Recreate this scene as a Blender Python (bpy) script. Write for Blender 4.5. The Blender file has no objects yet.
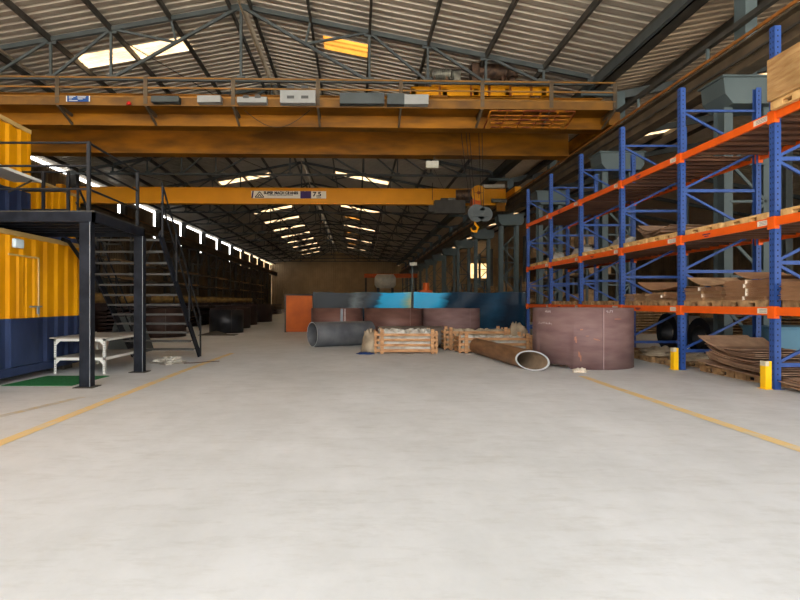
import bpy, math, random
from mathutils import Vector, Matrix
random.seed(7)
S = bpy.context.scene
COL = S.collection
PI = math.pi
F, VX, VY, EYE = 546.0, 356.0, 302.0, 1.55
SK = 0.027                       # the hall's cross lines run slightly off square

# ------------------------------------------------------------------ materials
def new_mat(name):
    m = bpy.data.materials.new(name); m.use_nodes = True
    nt = m.node_tree
    return m, nt, nt.nodes, nt.links, nt.nodes['Principled BSDF']

def mat(name, col, rough=0.6, metal=0.0, var=0.25, scale=3.0, col2=None, bump=0.0, bscale=40.0, spec=0.22, lo=0.35, hi=0.7, stretch=(1,1,1)):
    m, nt, N, L, b = new_mat(name)
    tc = N.new('ShaderNodeTexCoord'); mp = N.new('ShaderNodeMapping'); mp.inputs['Scale'].default_value = stretch
    L.new(tc.outputs['Object'], mp.inputs['Vector'])
    no = N.new('ShaderNodeTexNoise'); no.inputs['Scale'].default_value = scale; no.inputs['Detail'].default_value = 6
    L.new(mp.outputs[0], no.inputs['Vector'])
    cr = N.new('ShaderNodeValToRGB')
    c2 = col2 or tuple(c * (1 - var) for c in col)
    cr.color_ramp.elements[0].position = lo; cr.color_ramp.elements[0].color = (*c2, 1)
    cr.color_ramp.elements[1].position = hi; cr.color_ramp.elements[1].color = (*col, 1)
    L.new(no.outputs['Fac'], cr.inputs['Fac']); L.new(cr.outputs['Color'], b.inputs['Base Color'])
    b.inputs['Roughness'].default_value = rough; b.inputs['Metallic'].default_value = metal
    b.inputs['Specular IOR Level'].default_value = spec
    if bump:
        n2 = N.new('ShaderNodeTexNoise'); n2.inputs['Scale'].default_value = bscale; n2.inputs['Detail'].default_value = 4
        bp = N.new('ShaderNodeBump'); bp.inputs['Strength'].default_value = bump; bp.inputs['Distance'].default_value = 0.02
        L.new(mp.outputs[0], n2.inputs['Vector']); L.new(n2.outputs['Fac'], bp.inputs['Height']); L.new(bp.outputs[0], b.inputs['Normal'])
    return m

def srgb(r, g, b):
    f = lambda c: (c/255/12.92) if c/255 <= 0.04045 else ((c/255+0.055)/1.055)**2.4
    return (f(r), f(g), f(b))

def mat_floor():
    m, nt, N, L, b = new_mat('concrete_floor')
    tc = N.new('ShaderNodeTexCoord')
    def noise(s, d, stretch=(1,1,1), rough=0.6):
        mp = N.new('ShaderNodeMapping'); mp.inputs['Scale'].default_value = stretch
        L.new(tc.outputs['Object'], mp.inputs['Vector'])
        n = N.new('ShaderNodeTexNoise'); n.inputs['Scale'].default_value = s; n.inputs['Detail'].default_value = d
        n.inputs['Roughness'].default_value = rough
        L.new(mp.outputs[0], n.inputs['Vector']); return n
    n1 = noise(0.35, 8, (1, .6, 1), .65); n2 = noise(2.2, 9, (1, .8, 1), .7); n3 = noise(5, 8, (.5, 1.6, 1), .7)
    def ramp(n, p0, c0, p1, c1):
        r = N.new('ShaderNodeValToRGB'); e = r.color_ramp.elements
        e[0].position = p0; e[0].color = (*c0, 1); e[1].position = p1; e[1].color = (*c1, 1)
        L.new(n.outputs['Fac'], r.inputs['Fac']); return r
    r1 = ramp(n1, .35, (.515, .515, .495), .65, (.63, .63, .615))
    r2 = ramp(n2, .3, (.90, .90, .89), .6, (1, 1, 1))
    r3 = ramp(n3, 0.33, (.91, .90, .88), .5, (1, 1, 1))
    mx = N.new('ShaderNodeMix'); mx.data_type = 'RGBA'; mx.blend_type = 'MULTIPLY'; mx.inputs[0].default_value = 1
    L.new(r1.outputs[0], mx.inputs[6]); L.new(r2.outputs[0], mx.inputs[7])
    my = N.new('ShaderNodeMix'); my.data_type = 'RGBA'; my.blend_type = 'MULTIPLY'; my.inputs[0].default_value = 1
    L.new(mx.outputs[2], my.inputs[6]); L.new(r3.outputs[0], my.inputs[7])
    # noise-mottled tones multiplied into one base colour
    L.new(my.outputs[2], b.inputs['Base Color'])
    b.inputs['Roughness'].default_value = .62
    b.inputs['Specular IOR Level'].default_value = .35
    bp = N.new('ShaderNodeBump'); bp.inputs['Strength'].default_value = .15; bp.inputs['Distance'].default_value = .01
    L.new(n3.outputs['Fac'], bp.inputs['Height']); L.new(bp.outputs[0], b.inputs['Normal'])
    return m

def mat_translucent(name, col, glow_mix=0.9):
    m = bpy.data.materials.new(name); m.use_nodes = True
    nt = m.node_tree; N = nt.nodes; L = nt.links; N.clear()
    o = N.new('ShaderNodeOutputMaterial'); t = N.new('ShaderNodeBsdfTranslucent'); d = N.new('ShaderNodeBsdfDiffuse')
    tc = N.new('ShaderNodeTexCoord'); n = N.new('ShaderNodeTexNoise'); n.inputs['Scale'].default_value = 1.1; n.inputs['Detail'].default_value = 5
    cr = N.new('ShaderNodeValToRGB'); cr.color_ramp.elements[0].position = .3; cr.color_ramp.elements[1].position = .6
    cr.color_ramp.elements[0].color = (*[c*.6 for c in col], 1); cr.color_ramp.elements[1].color = (*col, 1)
    L.new(tc.outputs['Object'], n.inputs['Vector']); L.new(n.outputs['Fac'], cr.inputs['Fac'])
    L.new(cr.outputs[0], t.inputs['Color']); L.new(cr.outputs[0], d.inputs['Color'])
    mx = N.new('ShaderNodeMixShader'); mx.inputs[0].default_value = glow_mix
    L.new(d.outputs[0], mx.inputs[1]); L.new(t.outputs[0], mx.inputs[2]); L.new(mx.outputs[0], o.inputs['Surface'])
    return m

def mat_film(name, col, alpha=0.4, rough=.15):
    m, nt, N, L, b = new_mat(name)
    b.inputs['Base Color'].default_value = (*col, 1); b.inputs['Roughness'].default_value = rough
    b.inputs['Alpha'].default_value = alpha
    n2 = N.new('ShaderNodeTexNoise'); n2.inputs['Scale'].default_value = 5; n2.inputs['Detail'].default_value = 5
    tc = N.new('ShaderNodeTexCoord'); bp = N.new('ShaderNodeBump'); bp.inputs['Strength'].default_value = .9; bp.inputs['Distance'].default_value = .06
    L.new(tc.outputs['Object'], n2.inputs['Vector']); L.new(n2.outputs['Fac'], bp.inputs['Height']); L.new(bp.outputs[0], b.inputs['Normal'])
    return m

M = {}
M['floor'] = mat_floor()
M['apron'] = mat('apron_concrete', (.6, .585, .55), .8, var=.12, scale=.8)
M['line'] = mat('faded_yellow_paint', srgb(220, 188, 128), .7, col2=srgb(208, 192, 158), scale=5, lo=.36, hi=.52)
M['line_worn'] = mat('worn_yellow_paint', srgb(196, 178, 140), .7, col2=srgb(188, 184, 174), scale=6, lo=.4, hi=.6)
M['roof'] = mat('galvanised_roof_sheet', (.44, .385, .31), .4, .3, var=.18, scale=.6)
M['roof_adj'] = mat('weathered_roof_sheet', (.42, .32, .22), .5, .2, var=.18, scale=.6)
M['sky_white'] = mat_translucent('white_fibreglass', (.75, .60, .40))
M['sky_white_dirty'] = mat_translucent('dusty_fibreglass', (.34, .22, .11))
M['sky_amber_dirty'] = mat_translucent('dusty_amber_fibreglass', (.2, .08, .012))
M['sky_amber'] = mat_translucent('amber_fibreglass', (.45, .2, .03))
M['steel'] = mat('grey_steel_paint', srgb(80, 85, 84), .6, .0, var=.3, scale=1.5)
M['steel_dark'] = mat('dark_steel', srgb(74, 70, 63), .6, 0, var=.4, scale=2)
M['steel_brown'] = mat('brown_dusty_steel', srgb(104, 88, 68), .65, .0, col2=srgb(74, 62, 48), scale=1.5)
M['column'] = mat('pale_grey_blue_steel', srgb(84, 95, 95), .55, .0, var=.18, scale=1.2)
M['rail_or'] = mat('rust_orange_rail', srgb(176, 112, 52), .55, .3, var=.3, scale=2)
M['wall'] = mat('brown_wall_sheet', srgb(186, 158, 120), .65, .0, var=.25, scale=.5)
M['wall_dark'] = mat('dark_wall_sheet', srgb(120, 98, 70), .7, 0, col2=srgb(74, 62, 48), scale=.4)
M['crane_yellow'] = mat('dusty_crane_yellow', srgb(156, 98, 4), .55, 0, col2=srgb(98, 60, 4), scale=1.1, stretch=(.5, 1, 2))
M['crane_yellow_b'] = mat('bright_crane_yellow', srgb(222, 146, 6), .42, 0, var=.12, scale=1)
M['crane_dark'] = mat('brown_dusty_yellow_board', srgb(132, 90, 34), .6, 0, col2=srgb(92, 64, 34), scale=1.5)
M['crane_rail'] = mat('dusty_gold_rail', srgb(150, 104, 42), .5, 0, col2=srgb(112, 80, 40), scale=2)
M['crane_rust'] = mat('rusty_crane_yellow', srgb(176, 108, 22), .6, 0, col2=srgb(110, 48, 20), scale=3, lo=.42, hi=.58)
M['crane_or'] = mat('orange_machine_paint', srgb(208, 92, 26), .5, 0, var=.3, scale=3)
M['cont_yellow'] = mat('container_yellow', srgb(228, 158, 4), .42, 0, col2=srgb(200, 132, 6), scale=1.6, stretch=(1, 1, .4))
M['cont_blue'] = mat('container_navy', srgb(48, 62, 96), .5, 0, col2=srgb(34, 44, 70), scale=2.0, stretch=(1, 1, .5))
M['cont_trim'] = mat('container_rail_trim', srgb(196, 164, 104), .55, 0, var=.2)
M['black_steel'] = mat('black_painted_steel', srgb(34, 37, 44), .55, .0, col2=srgb(18, 20, 26), scale=4, spec=.15)
M['post_edge'] = mat('edge_sheen_padlock', srgb(150, 154, 158), .4, .4)  # painted sheen of the post corners; also bolt and padlock metal
M['tread'] = mat('stair_tread_plate', srgb(84, 82, 78), .5, .3, var=.25)
M['grey_rail'] = mat('grey_stair_tube', srgb(36, 36, 38), .5, 0, spec=.2)
M['rack_blue'] = mat('rack_blue', srgb(50, 80, 142), .4, 0, col2=srgb(44, 70, 128), scale=3)
M['rack_orange'] = mat('rack_orange', srgb(236, 96, 24), .42, 0, var=.12, scale=3)
M['rack_deck'] = mat('brown_shelf_panel', srgb(104, 70, 50), .6, .1, col2=srgb(78, 52, 40), scale=1.5)
M['hole'] = mat('slot_black', (.01, .01, .012), .8)
M['sticker'] = mat('paper_sticker', srgb(226, 212, 190), .7, var=.08)
M['ink'] = mat('printed_ink', srgb(70, 50, 90), .7)
M['guard'] = mat('guard_yellow', srgb(246, 190, 20), .45, 0, var=.08)
M['guard_top'] = mat('guard_pale_band', srgb(222, 210, 180), .6)
M['wood'] = mat('pallet_wood', srgb(226, 186, 124), .75, 0, col2=srgb(192, 148, 92), scale=6, stretch=(1, 4, 1))
M['wood_dark'] = mat('old_pallet_wood', srgb(184, 148, 104), .8, 0, col2=srgb(124, 94, 64), scale=5, stretch=(1, 4, 1))
M['crate'] = mat('crate_wood', srgb(198, 152, 106), .7, 0, col2=srgb(150, 106, 70), scale=7, stretch=(.6, 3, 3))
M['card'] = mat('brown_board', srgb(182, 138, 100), .75, 0, col2=srgb(146, 106, 76), scale=2)
M['card_light'] = mat('light_brown_board', srgb(204, 168, 126), .75, 0, col2=srgb(150, 112, 78), scale=3)
M['sheet_metal'] = mat('dusty_brown_sheet', srgb(182, 148, 118), .6, 0, col2=srgb(130, 100, 80), scale=3)
M['primer'] = mat('purple_brown_primer', srgb(128, 103, 98), .55, .0, col2=srgb(106, 80, 78), scale=2.2, stretch=(.6, .6, 2.5))
M['primer_b'] = mat('brown_primer', srgb(120, 86, 76), .5, .15, col2=srgb(92, 64, 56), scale=2, stretch=(.6, .6, 2))
M['rust'] = mat('orange_rust', srgb(162, 112, 92), .8)
M['chalk'] = mat('chalk', srgb(226, 216, 214), .9)
M['weld'] = mat('weld_seam', srgb(166, 138, 134), .5, .3)
M['pipe_grey'] = mat('mill_grey_pipe', srgb(120, 122, 124), .42, .35, col2=srgb(92, 94, 98), scale=2)
M['pipe_brown'] = mat('rusty_brown_pipe', srgb(150, 112, 78), .6, .15, col2=srgb(116, 84, 58), scale=2.5, stretch=(3, .6, 3))
M['pipe_tan'] = mat('dusty_tan_pipe', srgb(128, 116, 102), .6, .2, col2=srgb(98, 88, 80), scale=2)
M['pipe_cut'] = mat('bright_pipe_cut', srgb(226, 230, 232), .35, .5, var=.1)
M['pipe_in'] = mat('pipe_inside_dust', srgb(150, 128, 104), .8, 0, var=.3)
M['film_black'] = mat('stretch_film_dark', srgb(22, 32, 40), .3, .4, bump=.35, bscale=2, col2=srgb(10, 40, 64), lo=.45, hi=.55, scale=.8)
M['film_cyan'] = mat('blue_foil', srgb(74, 176, 216), .35, .4, bump=.3, bscale=2, col2=srgb(40, 120, 170))
M['film_gold'] = mat('silver_gold_foil', srgb(190, 178, 140), .35, .4, bump=.3, bscale=2, col2=srgb(150, 170, 170))
M['film_silver'] = mat('silver_foil_edge', srgb(150, 160, 166), .3, .6, bump=.9, bscale=6)
M['film_navy'] = mat('navy_plastic_film', srgb(30, 56, 80), .3, .4, bump=.35, bscale=2, col2=srgb(14, 26, 44), scale=1.2)
M['plastic'] = mat('crumpled_plastic', srgb(198, 194, 182), .35, 0, col2=srgb(150, 140, 124), bump=.8, bscale=14)
M['plastic_tan'] = mat('dusty_tan_cloth', srgb(176, 158, 132), .7, 0, col2=srgb(136, 120, 98), bump=.6, bscale=10)
M['wrap'] = mat('wrapped_brown_load', srgb(190, 152, 100), .2, 0, col2=srgb(158, 118, 74), bump=.9, bscale=9, scale=4, stretch=(.5, .5, 3), spec=.9)
M['white_paint'] = mat('white_angle_steel', srgb(224, 222, 212), .5, 0, var=.06)
M['table_top'] = mat('table_board', srgb(168, 160, 146), .6, 0, var=.15)
M['green'] = mat('green_mat', srgb(44, 122, 66), .9, 0, col2=srgb(30, 96, 52), scale=30, bump=.5, bscale=200)
M['door_orange'] = mat('orange_sheet', srgb(206, 98, 2), .5, 0, col2=srgb(180, 80, 2), scale=1.5)
M['black_shell'] = mat('black_steel_shell', srgb(46, 46, 48), .4, .4, col2=srgb(30, 29, 30), scale=2)
M['brown_shell'] = mat('dark_brown_shell', srgb(66, 48, 42), .55, .3, col2=srgb(42, 32, 30), scale=2)
M['grey_box'] = mat('grey_cabinet', srgb(150, 150, 146), .55, 0, var=.12)
M['vent'] = mat('cabinet_vent', srgb(84, 84, 82), .7)
M['motor'] = mat('greasy_brown_machine', srgb(112, 86, 66), .55, .3, col2=srgb(56, 44, 38), scale=5)
M['motor_grey'] = mat('grey_machine', srgb(150, 146, 130), .5, .3, col2=srgb(78, 76, 68), scale=5)
M['sign_blue'] = mat('sign_blue', srgb(40, 78, 140), .5)
M['sign_white'] = mat('sign_white', srgb(232, 224, 206), .5, var=.05)
M['sign_purple'] = mat('sign_purple', srgb(66, 42, 96), .5)
M['sign_black'] = mat('sign_black', srgb(38, 30, 36), .5)
M['red'] = mat('red_lamp', srgb(200, 40, 34), .3)
M['lamp_white'] = mat('lamp_housing', srgb(196, 190, 172), .4)
M['conduit'] = mat('pale_conduit', srgb(182, 166, 140), .45, .3)
M['cable'] = mat('black_cable', srgb(24, 24, 26), .5)
M['stone'] = mat('pale_rubble', srgb(206, 192, 172), .8, 0, var=.2, bump=.5, bscale=30)
M['blue_cab'] = mat('pale_blue_cabinet', srgb(98, 142, 164), .5, 0, var=.2, scale=1)
M['glass_fix'] = mat('frosted_light', srgb(210, 225, 230), .3)
M['bluecloth'] = mat('blue_tarp', srgb(40, 66, 120), .7)
M['sack'] = mat('yellow_sack', srgb(150, 116, 62), .8, 0, col2=srgb(96, 72, 40))
M['canopy'] = mat('translucent_canopy_sheet', srgb(206, 214, 214), .35, 0, var=.1)

# ------------------------------------------------------------------ mesh builder
class MB:
    def __init__(s): s.v = []; s.f = []; s.mi = []; s.sm = []
    def add(s, vs, fs, mi=0, smooth=False):
        n = len(s.v); s.v += [tuple(v) for v in vs]
        for f in fs: s.f.append(tuple(i+n for i in f)); s.mi.append(mi); s.sm.append(smooth)
        return s
    def box(s, x0, x1, y0, y1, z0, z1, mi=0):
        vs = [(x, y, z) for z in (z0, z1) for y in (y0, y1) for x in (x0, x1)]
        return s.add(vs, [(0,2,3,1),(4,5,7,6),(0,1,5,4),(2,6,7,3),(0,4,6,2),(1,3,7,5)], mi)
    def bar(s, p, q, w=.05, h=None, up=(0,0,1), mi=0):
        h = h or w; p = Vector(p); q = Vector(q); d = (q-p).normalized(); u = Vector(up)
        if abs(d.dot(u)) > .98: u = Vector((0,1,0))
        r = d.cross(u).normalized(); u = r.cross(d).normalized()
        vs = [a + r*sx*w/2 + u*sz*h/2 for a in (p, q) for sx, sz in ((-1,-1),(1,-1),(1,1),(-1,1))]
        return s.add(vs, [(0,1,2,3),(7,6,5,4),(0,4,5,1),(1,5,6,2),(2,6,7,3),(3,7,4,0)], mi)
    def tube(s, pts, r, seg=8, mi=0, cap=True, smooth=True):
        pts = [Vector(p) for p in pts]; rings = []; n = len(pts); base = len(s.v)
        for i, p in enumerate(pts):
            d = (pts[min(i+1, n-1)] - pts[max(i-1, 0)]).normalized()
            u = Vector((0,0,1)) if abs(d.z) < .95 else Vector((0,1,0))
            a = d.cross(u).normalized(); b = a.cross(d).normalized()
            rr = r[i] if isinstance(r, (list, tuple)) else r
            rings.append([p + a*rr*math.cos(2*PI*k/seg) + b*rr*math.sin(2*PI*k/seg) for k in range(seg)])
        vs = [v for R in rings for v in R]; fs = []
        for i in range(n-1):
            for k in range(seg):
                k2 = (k+1) % seg; fs.append((i*seg+k, i*seg+k2, (i+1)*seg+k2, (i+1)*seg+k))
        s.add(vs, fs, mi, smooth)
        if cap:
            s.add(rings[0], [tuple(range(seg))], mi); s.add(rings[-1], [tuple(reversed(range(seg)))], mi)
        return s
    def pipe(s, p, q, ro, ri, seg=48, mo=0, mi_=0, mc=0, cut0=0., cut1=0., lat=(1,0,0)):
        """hollow pipe p->q; cut = slope of the end face along the lateral direction"""
        p = Vector(p); q = Vector(q); d = (q-p).normalized(); lat = Vector(lat); lat = (lat - d*lat.dot(d)).normalized(); up = lat.cross(d)
        def ring(c, r, cut): return [c + lat*r*math.cos(2*PI*k/seg) + up*r*math.sin(2*PI*k/seg) + d*cut*r*math.cos(2*PI*k/seg) for k in range(seg)]
        O0, O1, I0, I1 = ring(p, ro, cut0), ring(q, ro, cut1), ring(p, ri, cut0), ring(q, ri, cut1)
        q4 = [(k, (k+1) % seg, seg+(k+1) % seg, seg+k) for k in range(seg)]
        s.add(O0+O1, q4, mo, True); s.add(I1+I0, q4, mi_, True); s.add(I0+O0, q4, mc); s.add(O1+I1, q4, mc)
        return s
    def revolve(s, prof, c=(0,0,0), seg=32, mi=0, a0=0, a1=2*PI, smooth=True):
        vs = []; full = abs(a1-a0-2*PI) < 1e-6; m = seg if full else seg+1
        for k in range(m):
            a = a0+(a1-a0)*k/seg
            for r, z in prof: vs.append((c[0]+r*math.cos(a), c[1]+r*math.sin(a), c[2]+z))
        n = len(prof); fs = []
        for k in range(seg):
            k2 = (k+1) % m
            for j in range(n-1): fs.append((k*n+j, k2*n+j, k2*n+j+1, k*n+j+1))
        return s.add(vs, fs, mi, smooth)
    def build(s, name, mats, parent=None, bevel=0):
        if not isinstance(mats, (list, tuple)): mats = [mats]
        vs = s.v
        if parent is not None:
            w = Vector((0,0,0)); o = parent
            while o is not None: w += o.location; o = o.parent
            loc = Vector((0,0,0)); vs = [(a-w.x, b-w.y, c-w.z) for a, b, c in vs]
        else:
            xs = [v[0] for v in vs]; ys = [v[1] for v in vs]; zs = [v[2] for v in vs]
            loc = Vector(((min(xs)+max(xs))/2, (min(ys)+max(ys))/2, min(zs)))
            vs = [(a-loc.x, b-loc.y, c-loc.z) for a, b, c in vs]
        me = bpy.data.meshes.new(name); me.from_pydata(vs, [], s.f)
        for m in mats: me.materials.append(M[m] if isinstance(m, str) else m)
        me.polygons.foreach_set('material_index', s.mi); me.polygons.foreach_set('use_smooth', s.sm); me.update()
        o = bpy.data.objects.new(name, me); COL.objects.link(o); o.location = loc; o.parent = parent
        if bevel:
            b = o.modifiers.new('bevel', 'BEVEL'); b.width = bevel; b.segments = 2; b.limit_method = 'ANGLE'
        return o

def tag(o, label=None, cat=None, group=None, kind=None):
    if label: o['label'] = label
    if cat: o['category'] = cat
    if group: o['group'] = group
    if kind: o['kind'] = kind
    return o
def thing(name, label, cat, loc=(0,0,0), group=None):
    o = bpy.data.objects.new(name, None); COL.objects.link(o); o.location = loc; o.empty_display_size = .2
    return tag(o, label, cat, group)
def copy_tree(o, parent=None):
    c = o.copy(); COL.objects.link(c); c.parent = parent
    for ch in list(KIDS.get(o.name, [])): copy_tree(ch, c)
    return c
KIDS = {}
def freeze(o):                       # remember the tree below a prototype
    ch = [x for x in bpy.data.objects if x.parent == o]
    KIDS[o.name] = ch
    for c in ch: freeze(c)
def place(proto, first, loc, rz=0, label=None, group=None, rx=0, ry=0):
    o = proto if first else copy_tree(proto)
    o.location = loc; o.rotation_euler = (rx, ry, rz)
    if label: o['label'] = label
    if group: o['group'] = group
    return o
def struct(name, mb, m): return tag(mb.build(name, m), kind='structure')
def rough_blob(mb, c, rx, ry, rz, seed, seg=14, rings=8, amp=.25, mi=0, smooth=True):
    rnd = random.Random(seed); vs = []; fs = []
    off = [[1+rnd.uniform(-amp, amp) for _ in range(seg)] for _ in range(rings+1)]
    for i in range(rings+1):
        th = (PI/2)*i/rings
        for k in range(seg):
            ph = 2*PI*k/seg; r = off[i][k]
            vs.append((c[0]+rx*math.cos(th)*math.cos(ph)*r, c[1]+ry*math.cos(th)*math.sin(ph)*r, c[2]+rz*math.sin(th)*(r if 0 < i < rings else (1 if i else 0))))
    for i in range(rings):
        for k in range(seg):
            k2 = (k+1) % seg; fs.append((i*seg+k, i*seg+k2, (i+1)*seg+k2, (i+1)*seg+k))
    fs.append(tuple(reversed(range(seg))))
    mb.add(vs, fs, mi, smooth)
ORD = ['first', 'second', 'third', 'fourth', 'fifth', 'sixth', 'seventh', 'eighth', 'ninth', 'tenth', 'eleventh', 'twelfth', 'thirteenth', 'fourteenth', 'fifteenth', 'sixteenth']

# ------------------------------------------------------------------ hall geometry
XR, ZR, SL = -4.25, 12.62, .19          # ridge x, ridge height, slope
XL, XE = -18.6, 9.15                    # left wall, right eave
YB, YE = -3.0, 120.0
def roofz(x): return ZR - SL*abs(x-XR)
TY = [20.3 + 7.5*k for k in range(13)]  # truss lines
PUR = [XR+.39, -1.68, .5, 2.68, 4.86, 7.04, 9.0, XR-.39, -6.82, -9.0, -11.18, -13.36, -15.54, -17.7]

# floor
struct('floor', MB().box(-26, 42, YB, YE+1, -.3, 0), 'floor')
struct('ground', MB().box(-60, 60, -70, YB, -.32, -.02), 'apron')
def floor_line(name, pts, w, m):
    mb = MB(); n = 0
    for (a, b) in zip(pts[:-1], pts[1:]):
        a = Vector((*a, 0)); b = Vector((*b, 0)); d = (b-a).normalized(); r = Vector((d.y, -d.x, 0))*w/2
        mb.add([(v.x, v.y, .004) for v in (a-r, a+r, b+r, b-r)], [(0,1,2,3)])
    return struct(name, mb, m)
floor_line('floor_marking', [(-3.91, -2.0), (-3.91, 4), (-3.88, 12), (-3.75, 16.5)], .17, 'line')
floor_line('floor_marking', [(4.66, -2.0), (4.66, 5), (4.68, 10), (4.72, 11.4)], .17, 'line')
floor_line('floor_marking', [(-5.0, 6.6), (-4.72, 7.8), (-4.45, 8.9)], .14, 'line_worn')

# corrugated roof
P, RH = .385, .085
def ribs(mb, i0, i1, x0, x1, zf, sk=SK, mi=0, nx=1, two=False):
    prof = [(0, 0), (.235, 0), (.255, RH), (.36, RH)]
    ys = []
    for i in range(i0, i1): ys += [(i*P+a, b) for a, b in prof]
    ys.append((i1*P, 0))
    xs = [x0+(x1-x0)*j/nx for j in range(nx+1)]
    vs = []
    for y, h in ys:
        for x in xs: vs.append((x, y+SK*x, zf(x)+h))
    fs = []; m = nx+1
    for a in range(len(ys)-1):
        for j in range(nx): fs.append((a*m+j, a*m+j+1, (a+1)*m+j+1, (a+1)*m+j))
    mb.add(vs, fs, mi)
    if two:
        nf = len(fs)
        for q in range(nf):
            if (q//nx) % 4 == 0: mb.mi[len(mb.mi)-nf+q] = 1
I0, I1 = int(YB/P)-1, int(YE/P)+4
def roof_slope(name, m, segs, zf, holes):
    """segs: x breaks; holes: list of (x0,x1,i0,i1)"""
    mb = MB()
    for a, b in zip(segs[:-1], segs[1:]):
        hs = sorted((h[2], h[3]) for h in holes if h[0] <= a+1e-6 and h[1] >= b-1e-6)
        i = I0
        for h0, h1 in hs:
            ribs(mb, i, h0, a, b, zf); i = h1
        ribs(mb, i, I1, a, b, zf)
    return struct(name, mb, m)
def skyl(x0, x1, ic, n, zf, m, num):
    mb = MB(); ribs(mb, ic, ic+n, x0, x1, zf, two=True)
    return struct('window_%d' % num, mb, [m, m+'_dirty'])
hl, hr, wn = [], [], 1
for k in [-2, -1, 0, 1, 3, 4, 5, 6, 7, 8, 9, 10, 11, 12]:
    ic = round((21.75+7.5*k - SK*-9)/P)
    hl.append((-11.18, -6.82, ic, ic+3)); skyl(-11.18, -6.82, ic, 3, roofz, 'sky_white', wn); wn += 1
for k in [0, 1, 3, 4, 5, 6, 7, 8, 9, 10, 11, 12]:
    ic = round((21.75+7.5*k)/P)
    amber = k in (0, 4, 6, 8, 10, 12) ; 
    if k in (1, 2): amber = False
    x1 = .5 if amber else 2.68
    x0 = -1.3 if amber else -1.68
    hr.append((x0, x1, ic, ic+3)); skyl(x0, x1, ic, 3, roofz, 'sky_amber' if amber else 'sky_white', wn); wn += 1
roof_slope('ceiling_left', 'roof', [XL+.03, -11.18, -6.82, XR-.12], roofz, hl)
roof_slope('ceiling_right', 'roof', [XR+.12, -1.68, -1.3, .5, 2.68, XE], roofz, hr)
struct('trim_1', MB().add([(XR-.2, YB, roofz(XR-.2)+.1), (XR, YB, ZR+.12), (XR+.2, YB, roofz(XR+.2)+.1), (XR-.2, YE, roofz(XR-.2)+.1), (XR, YE, ZR+.12), (XR+.2, YE, roofz(XR+.2)+.1)], [(0,1,4,3),(1,2,5,4)]), 'roof')
# neighbouring bay roof
adj = lambda x: roofz(XE) - .15 + SL*(x-9.75) if x < 23.5 else roofz(XE) - .15 + SL*(13.75) - SL*(x-23.5)
ha = []
for k in range(0, 13):
    ic = round((23+7.5*k)/P)
    ha.append((14, 18.5, ic, ic+3)); skyl(14, 18.5, ic, 3, adj, 'sky_white', wn); wn += 1
roof_slope('ceiling_side_bay', 'roof_adj', [9.54, 14, 18.5, 23.5, 38], adj, ha)
# gutter in the valley
zg = roofz(XE)
struct('trim_2', MB().box(9.1, 9.5, YB, YE, zg-.42, zg-.38).box(9.1, 9.13, YB, YE, zg-.42, zg-.12).box(9.47, 9.5, YB, YE, zg-.42, zg-.2), 'steel_dark')
struct('trim_3', MB().box(8.9, 9.02, YB, YE, zg-.45, zg-.15), 'steel')
# purlins
for i, x in enumerate(PUR):
    z = roofz(x)
    struct('purlin', MB().box(x-.035, x+.035, YB, YE, z-.24, z-.02).box(x-.035, x+.05, YB, YE, z-.25, z-.235), 'steel_dark')
for x in (11.5, 13.7, 15.9, 18.1, 20.3):
    struct('purlin', MB().box(x-.04, x+.04, YB, YE, adj(x)-.26, adj(x)-.03), 'steel_dark')
# walls
def ribwall(mb, axis, c, a0, a1, z0, z1, pitch=.3, d=.04):
    n = max(1, int((a1-a0)/pitch)); pts = []
    for i in range(n):
        b = a0+(a1-a0)*i/n; w = (a1-a0)/n
        pts += [(b, 0), (b+w*.55, 0), (b+w*.65, d), (b+w*.9, d)]
    pts.append((a1, 0)); vs = []
    for a, dd in pts:
        for z in (z0, z1): vs.append((a, c+dd, z) if axis == 'x' else (c+dd, a, z))
    mb.add(vs, [(2*i, 2*i+2, 2*i+3, 2*i+1) for i in range(len(pts)-1)])
w = MB(); ribwall(w, 'x', YE, -26, 24.5, 0, 6.4, .5, .06); ribwall(w, 'x', YE, -26, 24.5, 6.5, 12.7, .5, .06)
ribwall(w, 'x', YE, 24.5, 29, 0, 6.8, .5); ribwall(w, 'x', YE, 24.5, 29, 10, 12.7, .5); ribwall(w, 'x', YE, 29, 40, 0, 12.7, .5)
w.box(-26, 24.5, YE-.1, YE-.02, 6.35, 6.6)
struct('wall_back', w, 'wall')
struct('window_90', MB().box(24.5, 29, YE, YE+.03, 6.8, 10), 'sky_white')
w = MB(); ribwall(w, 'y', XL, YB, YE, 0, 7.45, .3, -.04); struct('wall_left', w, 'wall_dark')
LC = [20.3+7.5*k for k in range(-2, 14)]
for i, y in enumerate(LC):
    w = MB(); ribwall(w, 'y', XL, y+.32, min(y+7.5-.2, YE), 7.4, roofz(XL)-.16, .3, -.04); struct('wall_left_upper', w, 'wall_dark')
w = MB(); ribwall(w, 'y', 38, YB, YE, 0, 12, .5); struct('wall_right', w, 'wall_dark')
w = MB(); ribwall(w, 'x', YB, 10.4, 14, 0, 9.3, .5); ribwall(w, 'x', YB, 14, 22, 7, 9.3, .5); ribwall(w, 'x', YB, 22, 38, 0, 9.3, .5); struct('wall_front_unseen', w, 'wall_dark')  # unseen front wall added to dim the side bay; gaps light its roof

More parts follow.
